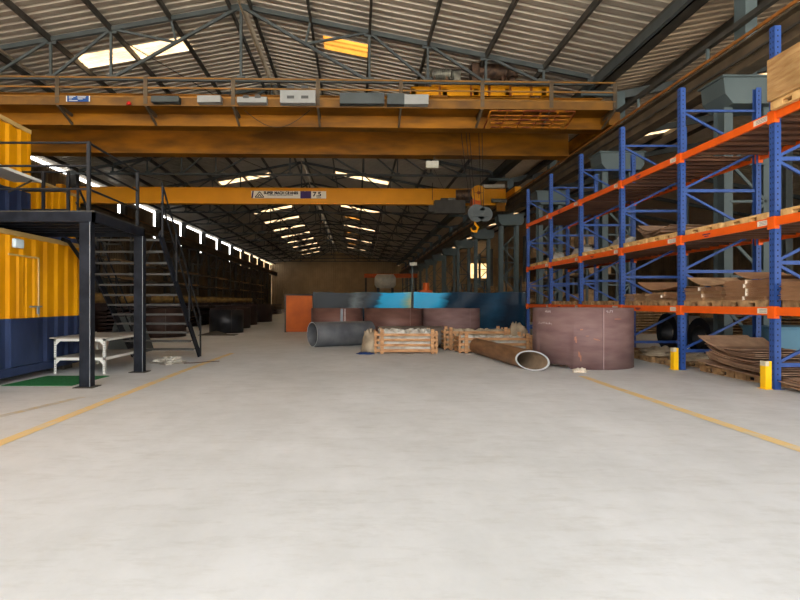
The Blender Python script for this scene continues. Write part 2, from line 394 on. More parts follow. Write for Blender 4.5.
# ------------------------------------------------------------------ roof trusses
def make_truss():
    t = thing('roof_truss', 'x', 'roof truss')
    zc = lambda x: roofz(x)-.14
    zb = 9.95
    def P3(x, z): return (x, SK*x, z)
    A = .13
    mb = MB(); mb.bar(P3(XL+.3, zc(XL+.3)), P3(XR, zc(XR)), A, .16); mb.bar(P3(XR, zc(XR)), P3(8.8, zc(8.8)), A, .16)
    mb.build('top_chord', 'steel', t)
    MB().bar(P3(XL+.3, zb-.2), P3(9.7, zb-.2), A, .13).build('bottom_chord', 'steel', t)
    zb -= .2
    g = MB()
    for side in (1, -1):
        xs = [XR, XR+side*2.57, XR+side*4.75, XR+side*6.93, XR+side*9.11, XR+side*11.29, (8.9 if side > 0 else -15.54)]
        if side < 0: xs.append(-17.7)
        for i, x in enumerate(xs[2:-1], 2):
            MB().bar(P3(x, zc(x)), P3(x, zb), .085, .085).build('vertical_strut', 'steel', t)
        mid = ((xs[0]+xs[2])/2, (zc(xs[0])+zb)/2)
        MB().bar(P3(xs[0], zc(xs[0])), P3(xs[2], zb), .1, .1).build('diagonal_brace', 'steel', t)
        MB().bar(P3(xs[1], zc(xs[1])), P3(mid[0], mid[1]+.0), .08, .08).build('vertical_strut', 'steel', t)
        MB().bar(P3(xs[2], zc(xs[2])), P3(mid[0], mid[1]), .08, .08).build('diagonal_brace', 'steel', t)
        for i in range(2, len(xs)-2):
            MB().bar(P3(xs[i], zc(xs[i])), P3(xs[i+1], zb), .085, .085).build('diagonal_brace', 'steel', t)
        for i, x in enumerate(xs):
            if i == 1 or (i == 0 and side < 0): continue
            MB().box(x-.2, x+.2, SK*x-.012, SK*x+.012, zc(x)-.16, zc(x)+.05).build('gusset_plate', 'steel', t)
            MB().box(x-.16, x+.16, SK*x-.01, SK*x+.01, zb-.05, zb+.16).build('gusset_plate', 'steel', t)
    MB().bar(P3(XR, zc(XR)), P3(XR, zb), .1, .1).build('vertical_strut', 'steel', t)
    return t
tp = make_truss(); freeze(tp)
for k, y in enumerate(TY):
    lab = ('grey lattice steel roof truss nearest the camera, in front of the big yellow crane' if k == 0 else
           'lattice steel roof truss under the sheeting, %s one counted from the entrance' % ORD[k] if k < 12 else
           'lattice steel roof truss closest to the far end wall')
    place(tp, k == 0, (0, y, 0), label=lab, group='roof trusses across the hall')
# sag rods / roof bracing between trusses
for i, (xa, xb) in enumerate(((-9.0, -6.82), (4.86, 7.04), (-15.54, -13.36))):
    for k in (0, 1, 2, 3, 4, 5):
        y = TY[k]
        struct('roof_bracing', MB().tube([(xa, y+SK*xa, roofz(xa)-.32), (xb, y+7.5+SK*xb, roofz(xb)-.32)], .02, 6), 'steel_dark')
# conduits along the roof
tag(MB().tube([(-12.7, 5, roofz(-12.7)-.45), (-12.7, 95, roofz(-12.7)-.45)], .035, 8).build('conduit', 'conduit'), 'long pale conduit running under the left roof slope', 'conduit')
tag(MB().tube([(XR+.12, 5, ZR-.5), (XR+.12, 60, ZR-.5)], .04, 8).build('conduit', 'conduit'), 'pale conduit running along just under the ridge', 'conduit')
tag(MB().tube([(2.9, 52, roofz(2.9)-.45), (2.9, 90, roofz(2.9)-1.4)], .07, 8).build('conduit', 'lamp_white'), 'pale sloping pipe under the right roof slope beyond the cranes', 'conduit')

# ------------------------------------------------------------------ crane runway beams
def runway(x, label, side, flip=1):
    t = thing('crane_runway_beam', label, 'beam', (x, YB+.5, 7.2))
    mb = MB(); y0, y1 = YB+.5, YE-1
    mb.box(x-.22, x+.22, y0, y1, 7.2, 7.24).box(x-.012, x+.012, y0, y1, 7.24, 7.86).box(x-.2, x+.2, y0, y1, 7.86, 7.9)
    mb.build('girder', 'steel_brown', t)
    MB().box(x-.035, x+.035, y0, y1, 7.9, 8.0).build('rail', 'rail_or', t)
    s = MB().box(x-.012-.14*flip, x-.012-.11*flip, y0, y1, 7.5, 7.56)
    s.build('conductor_bar', 'steel_dark', t)
    return t
rr = runway(9.6, 'long brown steel crane runway beam with orange-brown rail above the blue rack', 1)
MB().box(9.36, 9.4, YB+.5, YE-1, 7.93, 8.0).build('edge_angle', 'rail_or', rr)
rl = runway(-17.2, 'long brown steel crane runway beam along the left wall', -1, -1)
tb = thing('cable_trunking', 'long dark grey cable trunking on brackets above the right runway beam', 'cable trunking', (9.95, YB+.6, 8.0))
MB().box(9.78, 9.92, YB+.6, YE-2, 8.62, 8.76).build('trunk', 'steel_dark', tb)
for k in range(24):
    y = 4+3.75*k
    MB().box(9.8, 9.88, y, y+.06, 7.9, 8.64).build('bracket', 'column', tb)

# right-hand columns
def right_column(y, label, near=False):
    t = thing('steel_column', label, 'column', (9.85, y, 0), 'laced steel columns behind the rack')
    for x in (9.45, 10.45):
        MB().box(x-.11, x+.11, y+.1, y+.12, 0, 6.5).box(x-.11, x+.11, y+.5, y+.52, 0, 6.5).box(x-.012, x+.012, y+.12, y+.5, 0, 6.5).build('leg', 'column', t)
    lc = MB(); z = .3; i = 0
    while z < 6.0:
        z2 = z+.95
        lc.bar((9.5, y+.1, z if i % 2 else z2), (10.4, y+.1, z2 if i % 2 else z), .05, .07); lc.bar((9.5, y+.1, z), (10.4, y+.1, z), .05, .06); z = z2; i += 1
    lc.build('lacing', 'column', t)
    cp = MB(); vs = []
    for yy in (y-.15, y+.75):
        vs += [(9.15, yy, 7.2), (9.2, yy, 6.75), (9.4, yy, 6.5), (10.65, yy, 6.5), (10.8, yy, 6.7), (10.8, yy, 7.2)]
    cp.add(vs, [(0,1,2,3,4,5), (11,10,9,8,7,6)] + [(i, (i+6), (i+1) % 6+6, (i+1) % 6) for i in range(6)])
    cp.box(9.1, 10.85, y-.2, y+.8, 7.15, 7.2); cp.build('bracket', 'column', t)
    MB().box(9.95, 10.25, y+.2, y+.62, 7.2, roofz(XE)-.5).build('upper_shaft', 'column', t)
    MB().box(9.3, 10.6, y-.05, y+.7, 0, .03).build('base_plate', 'steel_dark', t)
    # arm up to the roof
    MB().bar((9.95, y+.4, 9.55), (8.6, y+.35, 9.55), .16, .18).build('roof_arm', 'column', t)
    return t
RC = [13.75, 20.6] + [27.8+7.5*k for k in range(12)]
for k, y in enumerate(RC):
    lab = ('pale grey laced steel column behind the rack, nearest the camera' if k == 0 else
           'pale grey laced steel column on the right side, %s from the camera' % ORD[k] if k < 13 else
           'pale grey laced steel column on the right side beside the end wall')
    right_column(y, lab)
# side bay rafters hidden in gloom
for k, y in enumerate(RC[:7]):
    t = tag(MB().bar((10.1, y+.4, adj(10.1)-.5), (23.4, y+.4, adj(23.4)-.5), .18, .3).bar((23.4, y+.4, adj(23.4)-.5), (37.8, y+.4, adj(37.8)-.5), .18, .3).build('rafter', 'steel'), kind='structure')
# side-bay far columns
for k, y in enumerate([24+7.5*j for j in range(10)]):
    tag(MB().box(18.9, 19.2, y, y+.02, 0, 9).box(18.9, 19.2, y+.35, y+.37, 0, 9).box(19.03, 19.06, y, y+.36, 0, 9).build('steel_post', 'steel'),
        'grey H-section post deep in the dim right side bay', 'post', 'posts in the right side bay')

# left-hand columns
def left_column():
    t = thing('steel_column', 'x', 'column')
    for x in (-17.65, -16.75):
        MB().box(x-.1, x+.1, 0, .25, 0, 7.15).build('leg', 'steel_dark', t)
    lc = MB(); z = .1; i = 0
    while z < 6.6:
        lc.bar((-17.6, .1, z if i % 2 else z+1.1), (-16.8, .1, z+1.1 if i % 2 else z), .05, .08); lc.bar((-17.6, .1, z), (-16.8, .1, z), .05, .06); z += 1.1; i += 1
    lc.build('lacing', 'steel_dark', t)
    MB().box(-17.85, -16.7, -.05, .3, 7.05, 7.2).build('bracket', 'steel_dark', t)
    MB().box(-18.4, -18.0, -.2, .25, 7.2, roofz(-18.2)-.1).build('upper_shaft', 'steel_dark', t)
    MB().bar((-17.2, 3.75, 6.7), (-17.2, 0, 3.0), .1, .1).bar((-17.2, 0.2, 3.0), (-17.2, 7.5, 3.0), .1, .12).bar((-17.2, 3.75, 6.7), (-17.2, 7.4, 3.0), .1, .1).build('longitudinal_brace', 'steel_dark', t)
    return t
lp = left_column(); freeze(lp)
for k, y in enumerate(LC[1:-2]):
    place(lp, k == 0, (0, y, 0), label='dark laced steel column under the left runway beam, %s from the camera' % ORD[k], group='laced columns along the left wall')

# ------------------------------------------------------------------ big double girder crane
cr = thing('overhead_crane', 'large dusty yellow double girder overhead crane spanning the hall below the nearest truss', 'crane', (0, 20.8, 8.05))
def sk(y): return lambda x: y+SK*x
def xbox(mb, x0, x1, y0, y1, z0, z1, mi=0):
    vs = [(x, (y0 if b == 0 else y1)+SK*x, z) for z in (z0, z1) for b in (0, 1) for x in (x0, x1)]
    mb.add(vs, [(0,2,3,1),(4,5,7,6),(0,1,5,4),(2,6,7,3),(0,4,6,2),(1,3,7,5)], mi); return mb
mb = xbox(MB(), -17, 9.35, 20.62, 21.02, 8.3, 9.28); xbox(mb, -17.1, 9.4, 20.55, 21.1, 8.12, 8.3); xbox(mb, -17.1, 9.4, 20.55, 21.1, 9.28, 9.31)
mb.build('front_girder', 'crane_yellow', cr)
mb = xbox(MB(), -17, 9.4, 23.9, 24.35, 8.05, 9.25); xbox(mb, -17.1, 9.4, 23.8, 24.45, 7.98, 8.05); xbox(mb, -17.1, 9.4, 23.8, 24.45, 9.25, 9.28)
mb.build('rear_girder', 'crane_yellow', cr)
mb = MB()
for x in [-15, -12, -9, -6, -3, 0, 3, 6, 8.8]:
    pass
for s_, x in (('r', 9.6), ('l', -17.2)):
    mb = MB().box(x-.2, x+.2, 20.0+SK*x, 25.2+SK*x, 8.12, 8.6); mb.build('end_carriage', 'crane_yellow', cr)
    for yy in (20.6, 24.6):
        MB().tube([(x-.06, yy+SK*x, 8.25), (x+.06, yy+SK*x, 8.25)], .25, 20).build('travel_wheel', 'steel_dark', cr)
WY = 19.55
xbox(MB(), -17, 9.3, WY, 20.55, 8.56, 8.6).build('walkway_plate', 'crane_yellow', cr)
xbox(MB(), -17, 9.3, WY-.03, WY, 8.5, 8.8).build('toe_board', 'crane_dark', cr)
postx = [VX_ for VX_ in [(-109+85.3*k) for k in range(0, 9)]]
PXS = [-16.5, -13.7] + [(p-VX)*19.55/F for p in (62, 148, 234, 318, 401, 483, 553, 618)]
for x in PXS:
    xbox(MB(), x-.07, x+.07, WY-.05, WY, 8.56, 9.5).build('rail_post', 'steel_brown', cr)
    MB().bar((x, WY+SK*x+.03, 8.52), (x+.02, 20.5+SK*x, 8.46), .07, .1).bar((x, WY+SK*x, 8.5), (x, 20.56+SK*x, 8.15), .07, .07).build('walkway_bracket', 'steel_brown', cr)
for z in (9.48, 9.13, 8.8):
    xbox(MB(), -16.8, 9.4, WY-.05, WY-.01, z-.025, z+.025).build('guard_rail', 'crane_rail', cr)
# electrical cabinets on the walkway
for (p0, p1, y0, y1, m) in ((200, 223, 99, 106, 'g'), (239, 268, 100, 106, 'g'), (281, 316, 93, 106, 'g'), (340, 384, 95, 106, 'd'), (387, 404, 95, 106, 'd'), (404, 428, 96, 106, 'g'), (155, 182, 100, 106, 'd')):
    Y = 19.4; x0, x1 = (p0-VX)*Y/F, (p1-VX)*Y/F; zt = EYE+(VY-y0)*Y/F
    c = MB().box(x0, x1, Y-.2+SK*x0, Y+.1+SK*x0, 8.53, zt).build('control_cabinet', 'grey_box' if m == 'g' else 'steel', cr)
    if m == 'g' and x1-x0 > .9:
        v = MB(); n = 3 if y0 < 95 else 2
        for i in range(2):
            for j in range(2 if y0 < 95 else 1):
                xa = x0+(x1-x0)*(.2+.4*i); za = 8.75+j*.35+(0 if y0 < 95 else .0)
                v.box(xa, xa+(x1-x0)*.2, Y-.2+SK*x0-.01, Y-.2+SK*x0+.0, za-.07, za+.03)
        v.build('vent_grille', 'vent', c)
# blue data plate
sx0, sx1 = (70.5-VX)*19.5/F, (94-VX)*19.5/F
y_ = WY+SK*sx0-.05
pl = MB().box(sx0, sx1, y_-.02, y_, 8.6, 8.8).build('data_plate', 'sign_blue', cr)
q = MB().box(sx0, sx0+.035, y_-.028, y_-.02, 8.6, 8.8).box(sx1-.035, sx1, y_-.028, y_-.02, 8.6, 8.8)
for (a, b, z) in ((.1, .33, 8.785), (.4, .7, 8.775), (.1, .25, 8.74), (.1, .2, 8.69), (.4, .68, 8.73), (.42, .58, 8.69), (.1, .4, 8.635)):
    q.box(sx0+a, sx0+b, y_-.028, y_-.02, z-.008, z+.008)
q.build('lettering', 'sign_white', pl)
xr_ = (132-VX)*19.5/F
MB().revolve([(0, .12), (.06, .1), (.09, 0), (0, 0)], (xr_, WY+SK*xr_-.1, 8.5), 16).build('warning_lamp', 'red', cr)
# drooping cable under the walkway
MB().tube([((245+ i*6.5-VX)*19.9/F, 19.8, 8.5-.62*math.sin(PI*i/10)) for i in range(11)], .012, 6).build('drooping_cable', 'cable', cr)
# rusty inspection grille under the walkway at the right
x0, x1 = (488-VX)*20/F, (572-VX)*20/F
g = MB()
for i, (yy, zz) in enumerate(((19.5, 8.42), (19.72, 8.32), (19.94, 8.25), (20.2, 8.2), (20.45, 8.14))):
    g.bar((x0+.06*i, yy+SK*x0, zz), (x1-.05*i, yy+SK*x1, zz), .12, .03)
for k in range(6):
    x = x0+(x1-x0)*k/5
    g.bar((x, 19.5+SK*x, 8.4), (x, 20.5+SK*x, 8.12), .05, .05)
g.build('inspection_grille', 'crane_rust', cr)
# hanging lamps on the crane
lx = (432-VX)*24/F
lb = MB().box(lx-.27, lx+.27, 23.85, 24.15, 7.42, 7.72).build('work_lamp', 'lamp_white', cr)
MB().tube([(lx+.1, 24, 7.7), (lx+.1, 24, 8.0)], .015, 6).build('lamp_stem', 'steel_dark', lb)

# trolley
tr = thing('crane_trolley', 'yellow hoist trolley with brown drum on top of the large overhead crane', 'trolley', (4.8, 22.4, 9.3))
fm = MB(); 
fm.box(2.1, 7.5, 20.9, 21.1, 9.45, 9.8).box(2.1, 7.5, 23.6, 23.8, 9.45, 9.75)
for x in (2.2, 3.4, 4.6, 5.8, 7.2): fm.box(x-.09, x+.09, 20.9, 23.8, 9.46, 9.72)
fm.build('frame', 'crane_yellow_b', tr)
for x in (3.2, 4.4, 5.1, 5.9, 6.7): MB().box(x-.04, x+.04, 20.84, 20.9, 9.42, 9.82).build('frame_rib', 'crane_rust', tr)
MB().box(2.9, 5.9, 20.95, 22.4, 9.8, 9.95).build('machine_bed', 'crane_yellow_b', tr)
for x in (2.7, 6.9):
    for y in (21.0, 24.1): MB().tube([(x, y-.06, 9.5), (x, y+.06, 9.5)], .19, 20).build('wheel', 'motor', tr)
for x in (3.2, 6.3): MB().box(x-.3, x+.3, 20.85, 21.15, 9.34, 9.45).build('wheel_box', 'crane_yellow', tr)
dr = MB().tube([(4.85, 21.5, 10.62), (5.85, 21.5, 10.62)], .3, 28); dr.tube([(4.8, 21.5, 10.62), (4.86, 21.5, 10.62)], .34, 28); dr.tube([(5.82, 21.5, 10.62), (5.88, 21.5, 10.62)], .34, 28)
dr.build('rope_drum', 'motor', tr)
MB().box(4.5, 4.8, 21.2, 21.8, 9.95, 10.85).build('gearbox', 'motor', tr, .03)
m_ = MB().tube([(2.95, 21.45, 10.5), (3.7, 21.45, 10.5)], .2, 20); 
for k in range(9): m_.tube([(3.0+k*.08, 21.45, 10.5), (3.03+k*.08, 21.45, 10.5)], .23, 20)
m_.build('hoist_motor', 'motor_grey', tr)
MB().tube([(3.75, 21.45, 10.5), (4.1, 21.45, 10.5)], .16, 16).box(3.8, 4.05, 21.2, 21.7, 9.95, 10.5).build('brake', 'motor_grey', tr)
MB().tube([(6.1, 21.45, 10.48), (6.12, 21.45, 10.9)], .18, 16).tube([(6.1, 21.3, 10.3), (6.1, 21.3, 10.5)], .22, 12).build('travel_motor', 'motor', tr)
MB().tube([(2.7, 21.2, 10.4), (2.85, 21.2, 10.4)], .17, 16).build('fan_cover', 'motor_grey', tr)
MB().box(3.0, 3.1, 21.3, 21.6, 9.95, 10.4).box(3.5, 3.6, 21.3, 21.6, 9.95, 10.4).box(4.92, 4.98, 21.3, 21.7, 9.95, 10.4).box(5.7, 5.76, 21.3, 21.7, 9.95, 10.4).box(6.0, 6.2, 21.3, 21.6, 9.8, 10.5).box(2.72, 2.84, 21.1, 21.3, 9.75, 10.3).build('machine_pedestals', 'motor', tr)
rp = []
for i, (xa, xb) in enumerate(((4.15, 4.7), (4.4, 4.8), (4.55, 4.9), (5.0, 5.15), (5.15, 5.25))):
    MB().tube([(xa, 22.45, 9.9), (xb, 22.45, 5.45)], .013, 6).build('hoist_rope', 'cable', tr)
hb = MB().tube([(4.95, 22.38, 5.2), (4.95, 22.52, 5.2)], .36, 28).tube([(5.3, 22.38, 5.15), (5.3, 22.52, 5.15)], .3, 28).box(4.75, 5.4, 22.34, 22.56, 5.05, 5.3).build('hook_block', 'steel', tr)
MB().tube([(4.9, 22.45, 4.95), (4.9, 22.45, 4.75), (5.02, 22.45, 4.62), (4.95, 22.45, 4.45), (4.78, 22.45, 4.47), (4.72, 22.45, 4.6)], [.05, .05, .06, .06, .045, .02], 10).build('hook', 'crane_yellow_b', hb)

# ------------------------------------------------------------------ 7.5 tonne single girder crane
c2 = thing('single_girder_crane', 'bright yellow single girder crane with a white name plate reading 7.5', 'crane', (0, 33.7, 7.6))
Y2 = 33.7
mb = xbox(MB(), -16.9, 9.32, Y2, Y2+.35, 7.63, 8.52); xbox(mb, -16.9, 9.32, Y2-.06, Y2+.41, 7.58, 7.63); xbox(mb, -16.9, 9.32, Y2-.06, Y2+.41, 8.52, 8.57)
mb.build('girder', 'crane_yellow_b', c2)
for x in (9.6, -17.2):
    MB().box(x-.18, x+.18, Y2-1.6+SK*x, Y2+1.9+SK*x, 8.02, 8.4).build('end_carriage', 'crane_yellow_b', c2)
def px2x(p, Y): return (p-VX)*Y/F
nx0, nx1 = px2x(251.5, 33.5), px2x(326, 33.5)
yn = lambda x: Y2+SK*x-.07
def plate(mb, xa, xb, za, zb, off, dxt=0, mi=0):
    mb.add([(xa, yn(xa)-off, za), (xb, yn(xb)-off, za), (xb+dxt, yn(xb)-off, zb), (xa+dxt, yn(xa)-off, zb), (xa, yn(xa)+.03, za), (xb, yn(xb)+.03, za), (xb+dxt, yn(xb)+.03, zb), (xa+dxt, yn(xa)+.03, zb)],
           [(0,1,2,3),(7,6,5,4),(0,4,5,1),(1,5,6,2),(2,6,7,3),(3,7,4,0)], mi)
L_ = nx1-nx0
np_ = MB(); plate(np_, nx0, nx1, 7.92, 8.36, .0); np_ = np_.build('name_plate', 'sign_white', c2)
pp = MB(); plate(pp, nx0, nx0+.09, 7.92, 8.36, .012, .06); pp.build('purple_band', 'sign_purple', np_); pp = MB(); plate(pp, nx0+L_*.655, nx0+L_*.80, 7.92, 8.36, .012, .0)
pp.add([(nx0+L_*.655, yn(-3)-.016, 7.92), (nx0+L_*.72, yn(-3)-.016, 8.36), (nx0+L_*.655, yn(-3)-.016, 8.36)], [(0,1,2)], 1)
pp.build('purple_band', ['sign_purple', 'sign_white'], np_)
tri = MB(); cx = nx0+.5
for (a, b) in (((-.27, 7.97), (0, 8.31)), ((0, 8.31), (.27, 7.97)), ((-.27, 7.97), (.27, 7.97)), ((-.13, 7.97), (0, 8.15)), ((.13, 7.97), (0, 8.15))):
    tri.bar((cx+a[0], yn(cx)-.012, a[1]), (cx+b[0], yn(cx)-.012, b[1]), .05, .012, up=(0,1,0))
tri.build('triangle_emblem', 'sign_black', np_)
def text(body, x, z, size, m, parent, y, wscale=1.0, bold=.012):
    cu = bpy.data.curves.new('lettering', 'FONT'); cu.body = body; cu.size = size; cu.extrude = .004; cu.offset = bold
    o = bpy.data.objects.new('lettering', cu); COL.objects.link(o)
    dg = bpy.context.evaluated_depsgraph_get(); me = bpy.data.meshes.new_from_object(o.evaluated_get(dg))
    bpy.data.objects.remove(o); me.materials.clear(); me.materials.append(M[m])
    o = bpy.data.objects.new('lettering', me); COL.objects.link(o)
    wloc = Vector((0,0,0)); p = parent
    while p is not None: wloc += p.location; p = p.parent
    o.parent = parent; o.location = Vector((x, y, z))-wloc; o.rotation_euler = (PI/2, 0, math.atan(SK)); o.scale = (wscale, 1, 1)
    return o
text('SUPER MACH CRANES', nx0+.76, 8.17, .22, 'sign_black', np_, yn(nx0+.8)-.012, .96, .012)
text('OVERHEAD CRANES AND HOISTS', nx0+.98, 8.08, .085, 'sign_black', np_, yn(nx0+.9)-.012, 1.2, .002)
text('7.5', nx0+L_*.82, 8.05, .38, 'sign_black', np_, yn(nx0+L_*.82)-.012, 1.15, .012)
text('TONS', nx0+L_*.87, 7.945, .09, 'sign_black', np_, yn(nx0+L_*.87)-.012, 1.2, .002)
# its hoist
h = thing('crane_hoist', 'orange wire rope hoist with round yellow drum end on the single girder crane', 'hoist', (7.2, 33.2, 7.3))
MB().tube([(7.35, 32.75, 8.1), (7.35, 32.9, 8.1)], .46, 32).build('drum_end_cover', 'crane_yellow_b', h)
MB().box(5.2, 7.4, 33.35, 33.69, 7.64, 7.9).build('suspension_frame', 'steel_dark', h)
MB().tube([(7.35, 32.7, 8.1), (7.35, 32.75, 8.1)], .1, 16).bar((7.05, 32.73, 8.1), (7.65, 32.73, 8.1), .03).bar((7.35, 32.73, 7.8), (7.35, 32.73, 8.4), .03).build('hub', 'crane_rust', h)
MB().tube([(6.95, 33.1, 8.05), (6.1, 33.3, 8.05)], .34, 24).tube([(7.35, 32.9, 8.1), (7.35, 33.4, 8.1)], .4, 24).build('drum', 'motor', h)
MB().box(6.95, 7.5, 32.8, 33.3, 7.1, 7.75).build('gear_housing', 'crane_or', h, .03)
bt = MB().box(4.75, 6.6, 32.9, 33.4, 6.9, 7.7).box(4.4, 4.8, 33, 33.3, 7.0, 7.4)
bt.build('control_case', 'steel_dark', h)
MB().box(5.6, 6.0, 32.95, 33.3, 7.7, 7.84).build('junction_box', 'motor_grey', h)
MB().box(7.75+.1, 9.2, Y2+.1, Y2+.3, 8.62, 8.84).build('power_box', 'lamp_white', c2)
MB().tube([(8.3, 33.4, 7.75), (9.2, 33.4, 7.75)], .12, 16).build('travel_motor', 'motor_grey', c2)
MB().box(8.6, 9.1, 33.3, 33.6, 7.1, 7.6).build('buffer_bracket', 'crane_yellow', c2)
for (p, a, b) in ((432, 7.4, 9.4),):
    x = px2x(p, 33.4); MB().tube([(x, 33.2, 7.75), (x, 33.2, 8.8)], .02, 6).build('cable_drop', 'cable', c2)

# ------------------------------------------------------------------ pallet rack
XF, XB = 7.47, 9.2
FY = [6.93, 9.73, 12.53, 15.33, 18.13, 20.93, 23.73]
rk = thing('pallet_rack', 'long blue and orange pallet rack standing along the right side', 'pallet rack', (XF, FY[0], 0))
LV = [1.385, 2.98, 4.86]
def upright(x, y, H, m='rack_blue', parent=None, face=-1):
    w = .06
    mb = MB().box(x-w, x+w, y-w, y-w+.006, 0, H).box(x-w, x+w, y+w-.006, y+w, 0, H)
    mb.box(x+face*w, x+face*w-face*.006, y-w, y+w, 0, H) if face < 0 else mb.box(x+w-.006, x+w, y-w, y+w, 0, H)
    mb.box(x-w, x+w, y-w, y+w, 0, .01).box(x-w-.04, x+w+.04, y-w-.04, y+w+.04, 0, .008)
    z = .15
    while z < H-.05:
        for dy in (-.035, .022):
            mb.box(x+face*(w+.001), x+face*w, y+dy, y+dy+.014, z, z+.035, 1)
        mb.box(x-.01, x+.012, y-w-.001, y-w, z, z+.03, 1)
        z += .1
    return mb
protoF = None
for i, y in enumerate(FY):
    if i == 0:
        fr = bpy.data.objects.new('upright_frame', None); COL.objects.link(fr); fr.parent = rk; fr.location = (0, 0, 0)
        H = 6.45
        o1 = upright(XF, y, H, face=-1).build('front_upright', ['rack_blue', 'hole'], fr)
        o2 = upright(XB, y, H, face=1).build('rear_upright', ['rack_blue', 'hole'], fr)
        nodes = [.43, 2.25, 4.1, 5.93]; xa, xb = XF+.05, XB-.05
        for z in nodes: MB().bar((xa, y, z), (xb, y, z), .05, .07 if z != 5.93 else .05).build('horizontal_brace', 'rack_blue', fr)
        for z in nodes:
            if z > .5: MB().bar((xa, y-.01, z-.05), (xb, y-.01, z-.93), .04, .05).build('diagonal_brace', 'rack_blue', fr)
            if z < 5.9: MB().bar((xa, y-.01, z+.05), (xb, y-.01, z+.87), .04, .05).build('diagonal_brace', 'rack_blue', fr)
        freeze(fr); protoF = fr
    else:
        c = copy_tree(protoF, rk); c.location = (0, y-FY[0], 0)
def beam(x, y0, y1, z, face, parent, m='rack_orange'):
    mb = MB().box(x-.025, x+.025, y0+.06, y1-.06, z-.075, z+.075)
    for yy, s_ in ((y0, 1), (y1, -1)):
        yc = yy+s_*.03
        mb.box(x-.045, x+.045, min(yc, yc+s_*.05), max(yc, yc+s_*.05), z-.13, z+.09)
        xo = x+face*.04
        mb.box(min(xo, xo+face*.012), max(xo, xo+face*.012), min(yy, yy+s_*.08), max(yy, yy+s_*.08), z-.13, z+.09)
    return mb.build('load_beam', m, parent)
for i in range(6):
    y0, y1 = FY[i], FY[i+1]
    for j, z in enumerate(LV):
        b = beam(XF-.03, y0, y1, z, -1, rk)
        s_ = .16 if (i+j) % 3 else .22
        st = MB().box(XF-.0585, XF-.0555, y0+.1, y0+.1+s_*1.6, z-.045, z+.05)
        for q in range(3): st.box(XF-.0600, XF-.0585, y0+.13, y0+.08+s_*1.4, z-.025+q*.025, z-.018+q*.025, 1)
        st.build('label_sticker', ['sticker', 'ink'], b)
        if (i+j) % 2 == 0:
            MB().box(XF-.0585, XF-.0555, y0+1.7, y0+1.95, z-.01, z+.015).box(XF-.0585, XF-.0555, y0+1.75, y0+1.9, z-.05, z-.03).build('stencilled_mark', 'ink', b)
        beam(XB+.03, y0, y1, z, 1, rk)
        d = MB()
        for q in range(7):
            ya = y0+.08+q*(y1-y0-.16)/7
            d.box(XF+.0, XB, ya, ya+(y1-y0-.16)/7-.03, z+.04, z+.055)
            d.box(XF+.0, XB, ya+.1, ya+.14, z-.02, z+.04)
        if j < 2 or i < 6: d.build('shelf_deck', 'rack_deck', rk)
# column guards
for i in (1, 2):
    y = FY[i]; x = XF-.2
    gm = MB().box(x, x+.008, y-.03, y+.09, 0, .5).box(x, x+.11, y-.038, y-.03, 0, .5)
    g = gm.build('column_guard', 'guard')
    tag(g, ('yellow column guard in front of the nearest blue rack upright' if i == 1 else 'yellow column guard in front of the second blue rack upright'), 'column guard', 'yellow guards at the rack feet')
    MB().box(x-.002, x, y-.03, y+.09, .41, .5).box(x-.002, x+.06, y-.04, y-.038, .41, .5).build('reflective_band', 'guard_top', g)
    MB().box(x-.03, x+.12, y-.08, y+.12, 0, .008).build('foot_plate', 'guard', g)

# pallets
def make_pallet(m):
    t = thing('wooden_pallet', 'x', 'pallet')
    d = MB()
    for k in range(7): d.box(-.6, .6, -.5+k*.15, -.5+k*.15+.1, .118, .14)
    d.build('deck', m, t)
    for y in (-.5, -.05, .4): MB().box(-.6, .6, y, y+.1, .096, .118).box(-.6, -.34, y, y+.1, .022, .096).box(-.14, .14, y, y+.1, .022, .096).box(.34, .6, y, y+.1, .022, .096).build('stringer', m, t)
    for y in (-.5, -.05, .4): MB().box(-.6, .6, y, y+.1, 0, .022).build('bottom_board', m, t)
    return t
pal = make_pallet('wood'); freeze(pal); pal2 = make_pallet('wood_dark'); freeze(pal2)
first = {'wood': True, 'wood_dark': True}
TOP = [.06, LV[0]+.057, LV[1]+.057, LV[2]+.057]
def put_pallet(x, y, z, label, group, m='wood', rz=0, s=1):
    p = pal if m == 'wood' else pal2
    f = first[m]; first[m] = False
    return place(p, f, (x, y, z), rz+PI/2, label, group)
BAYN = {1: 'nearest full bay', 2: 'second full bay', 3: 'third full bay', 4: 'fourth full bay', 5: 'farthest bay', 0: 'bay cut off at the right edge'}
for (i, lv) in ((0, 2), (1, 2), (2, 2), (3, 2), (4, 2), (5, 2), (0, 1), (1, 1), (2, 1), (3, 1), (4, 1)):
    for q in (0, 1):
        if i == 0 and q == 0: continue
        y = FY[i]+.76+q*1.3; x = XF+.5+random.uniform(-.04, .03)
        side = 'far' if q else 'near'
        put_pallet(x, y, TOP[lv], '%s wooden pallet on the %s rack shelf of the %s' % ('rear' if q else 'front', 'middle' if lv == 2 else 'lowest', BAYN[i]) if i else 'wooden pallet on the %s rack shelf at the right edge of the picture' % ('middle' if lv == 2 else 'lowest'),
                   'wooden pallets on the rack shelves', 'wood' if lv == 2 else 'wood_dark', random.uniform(-.04, .04))
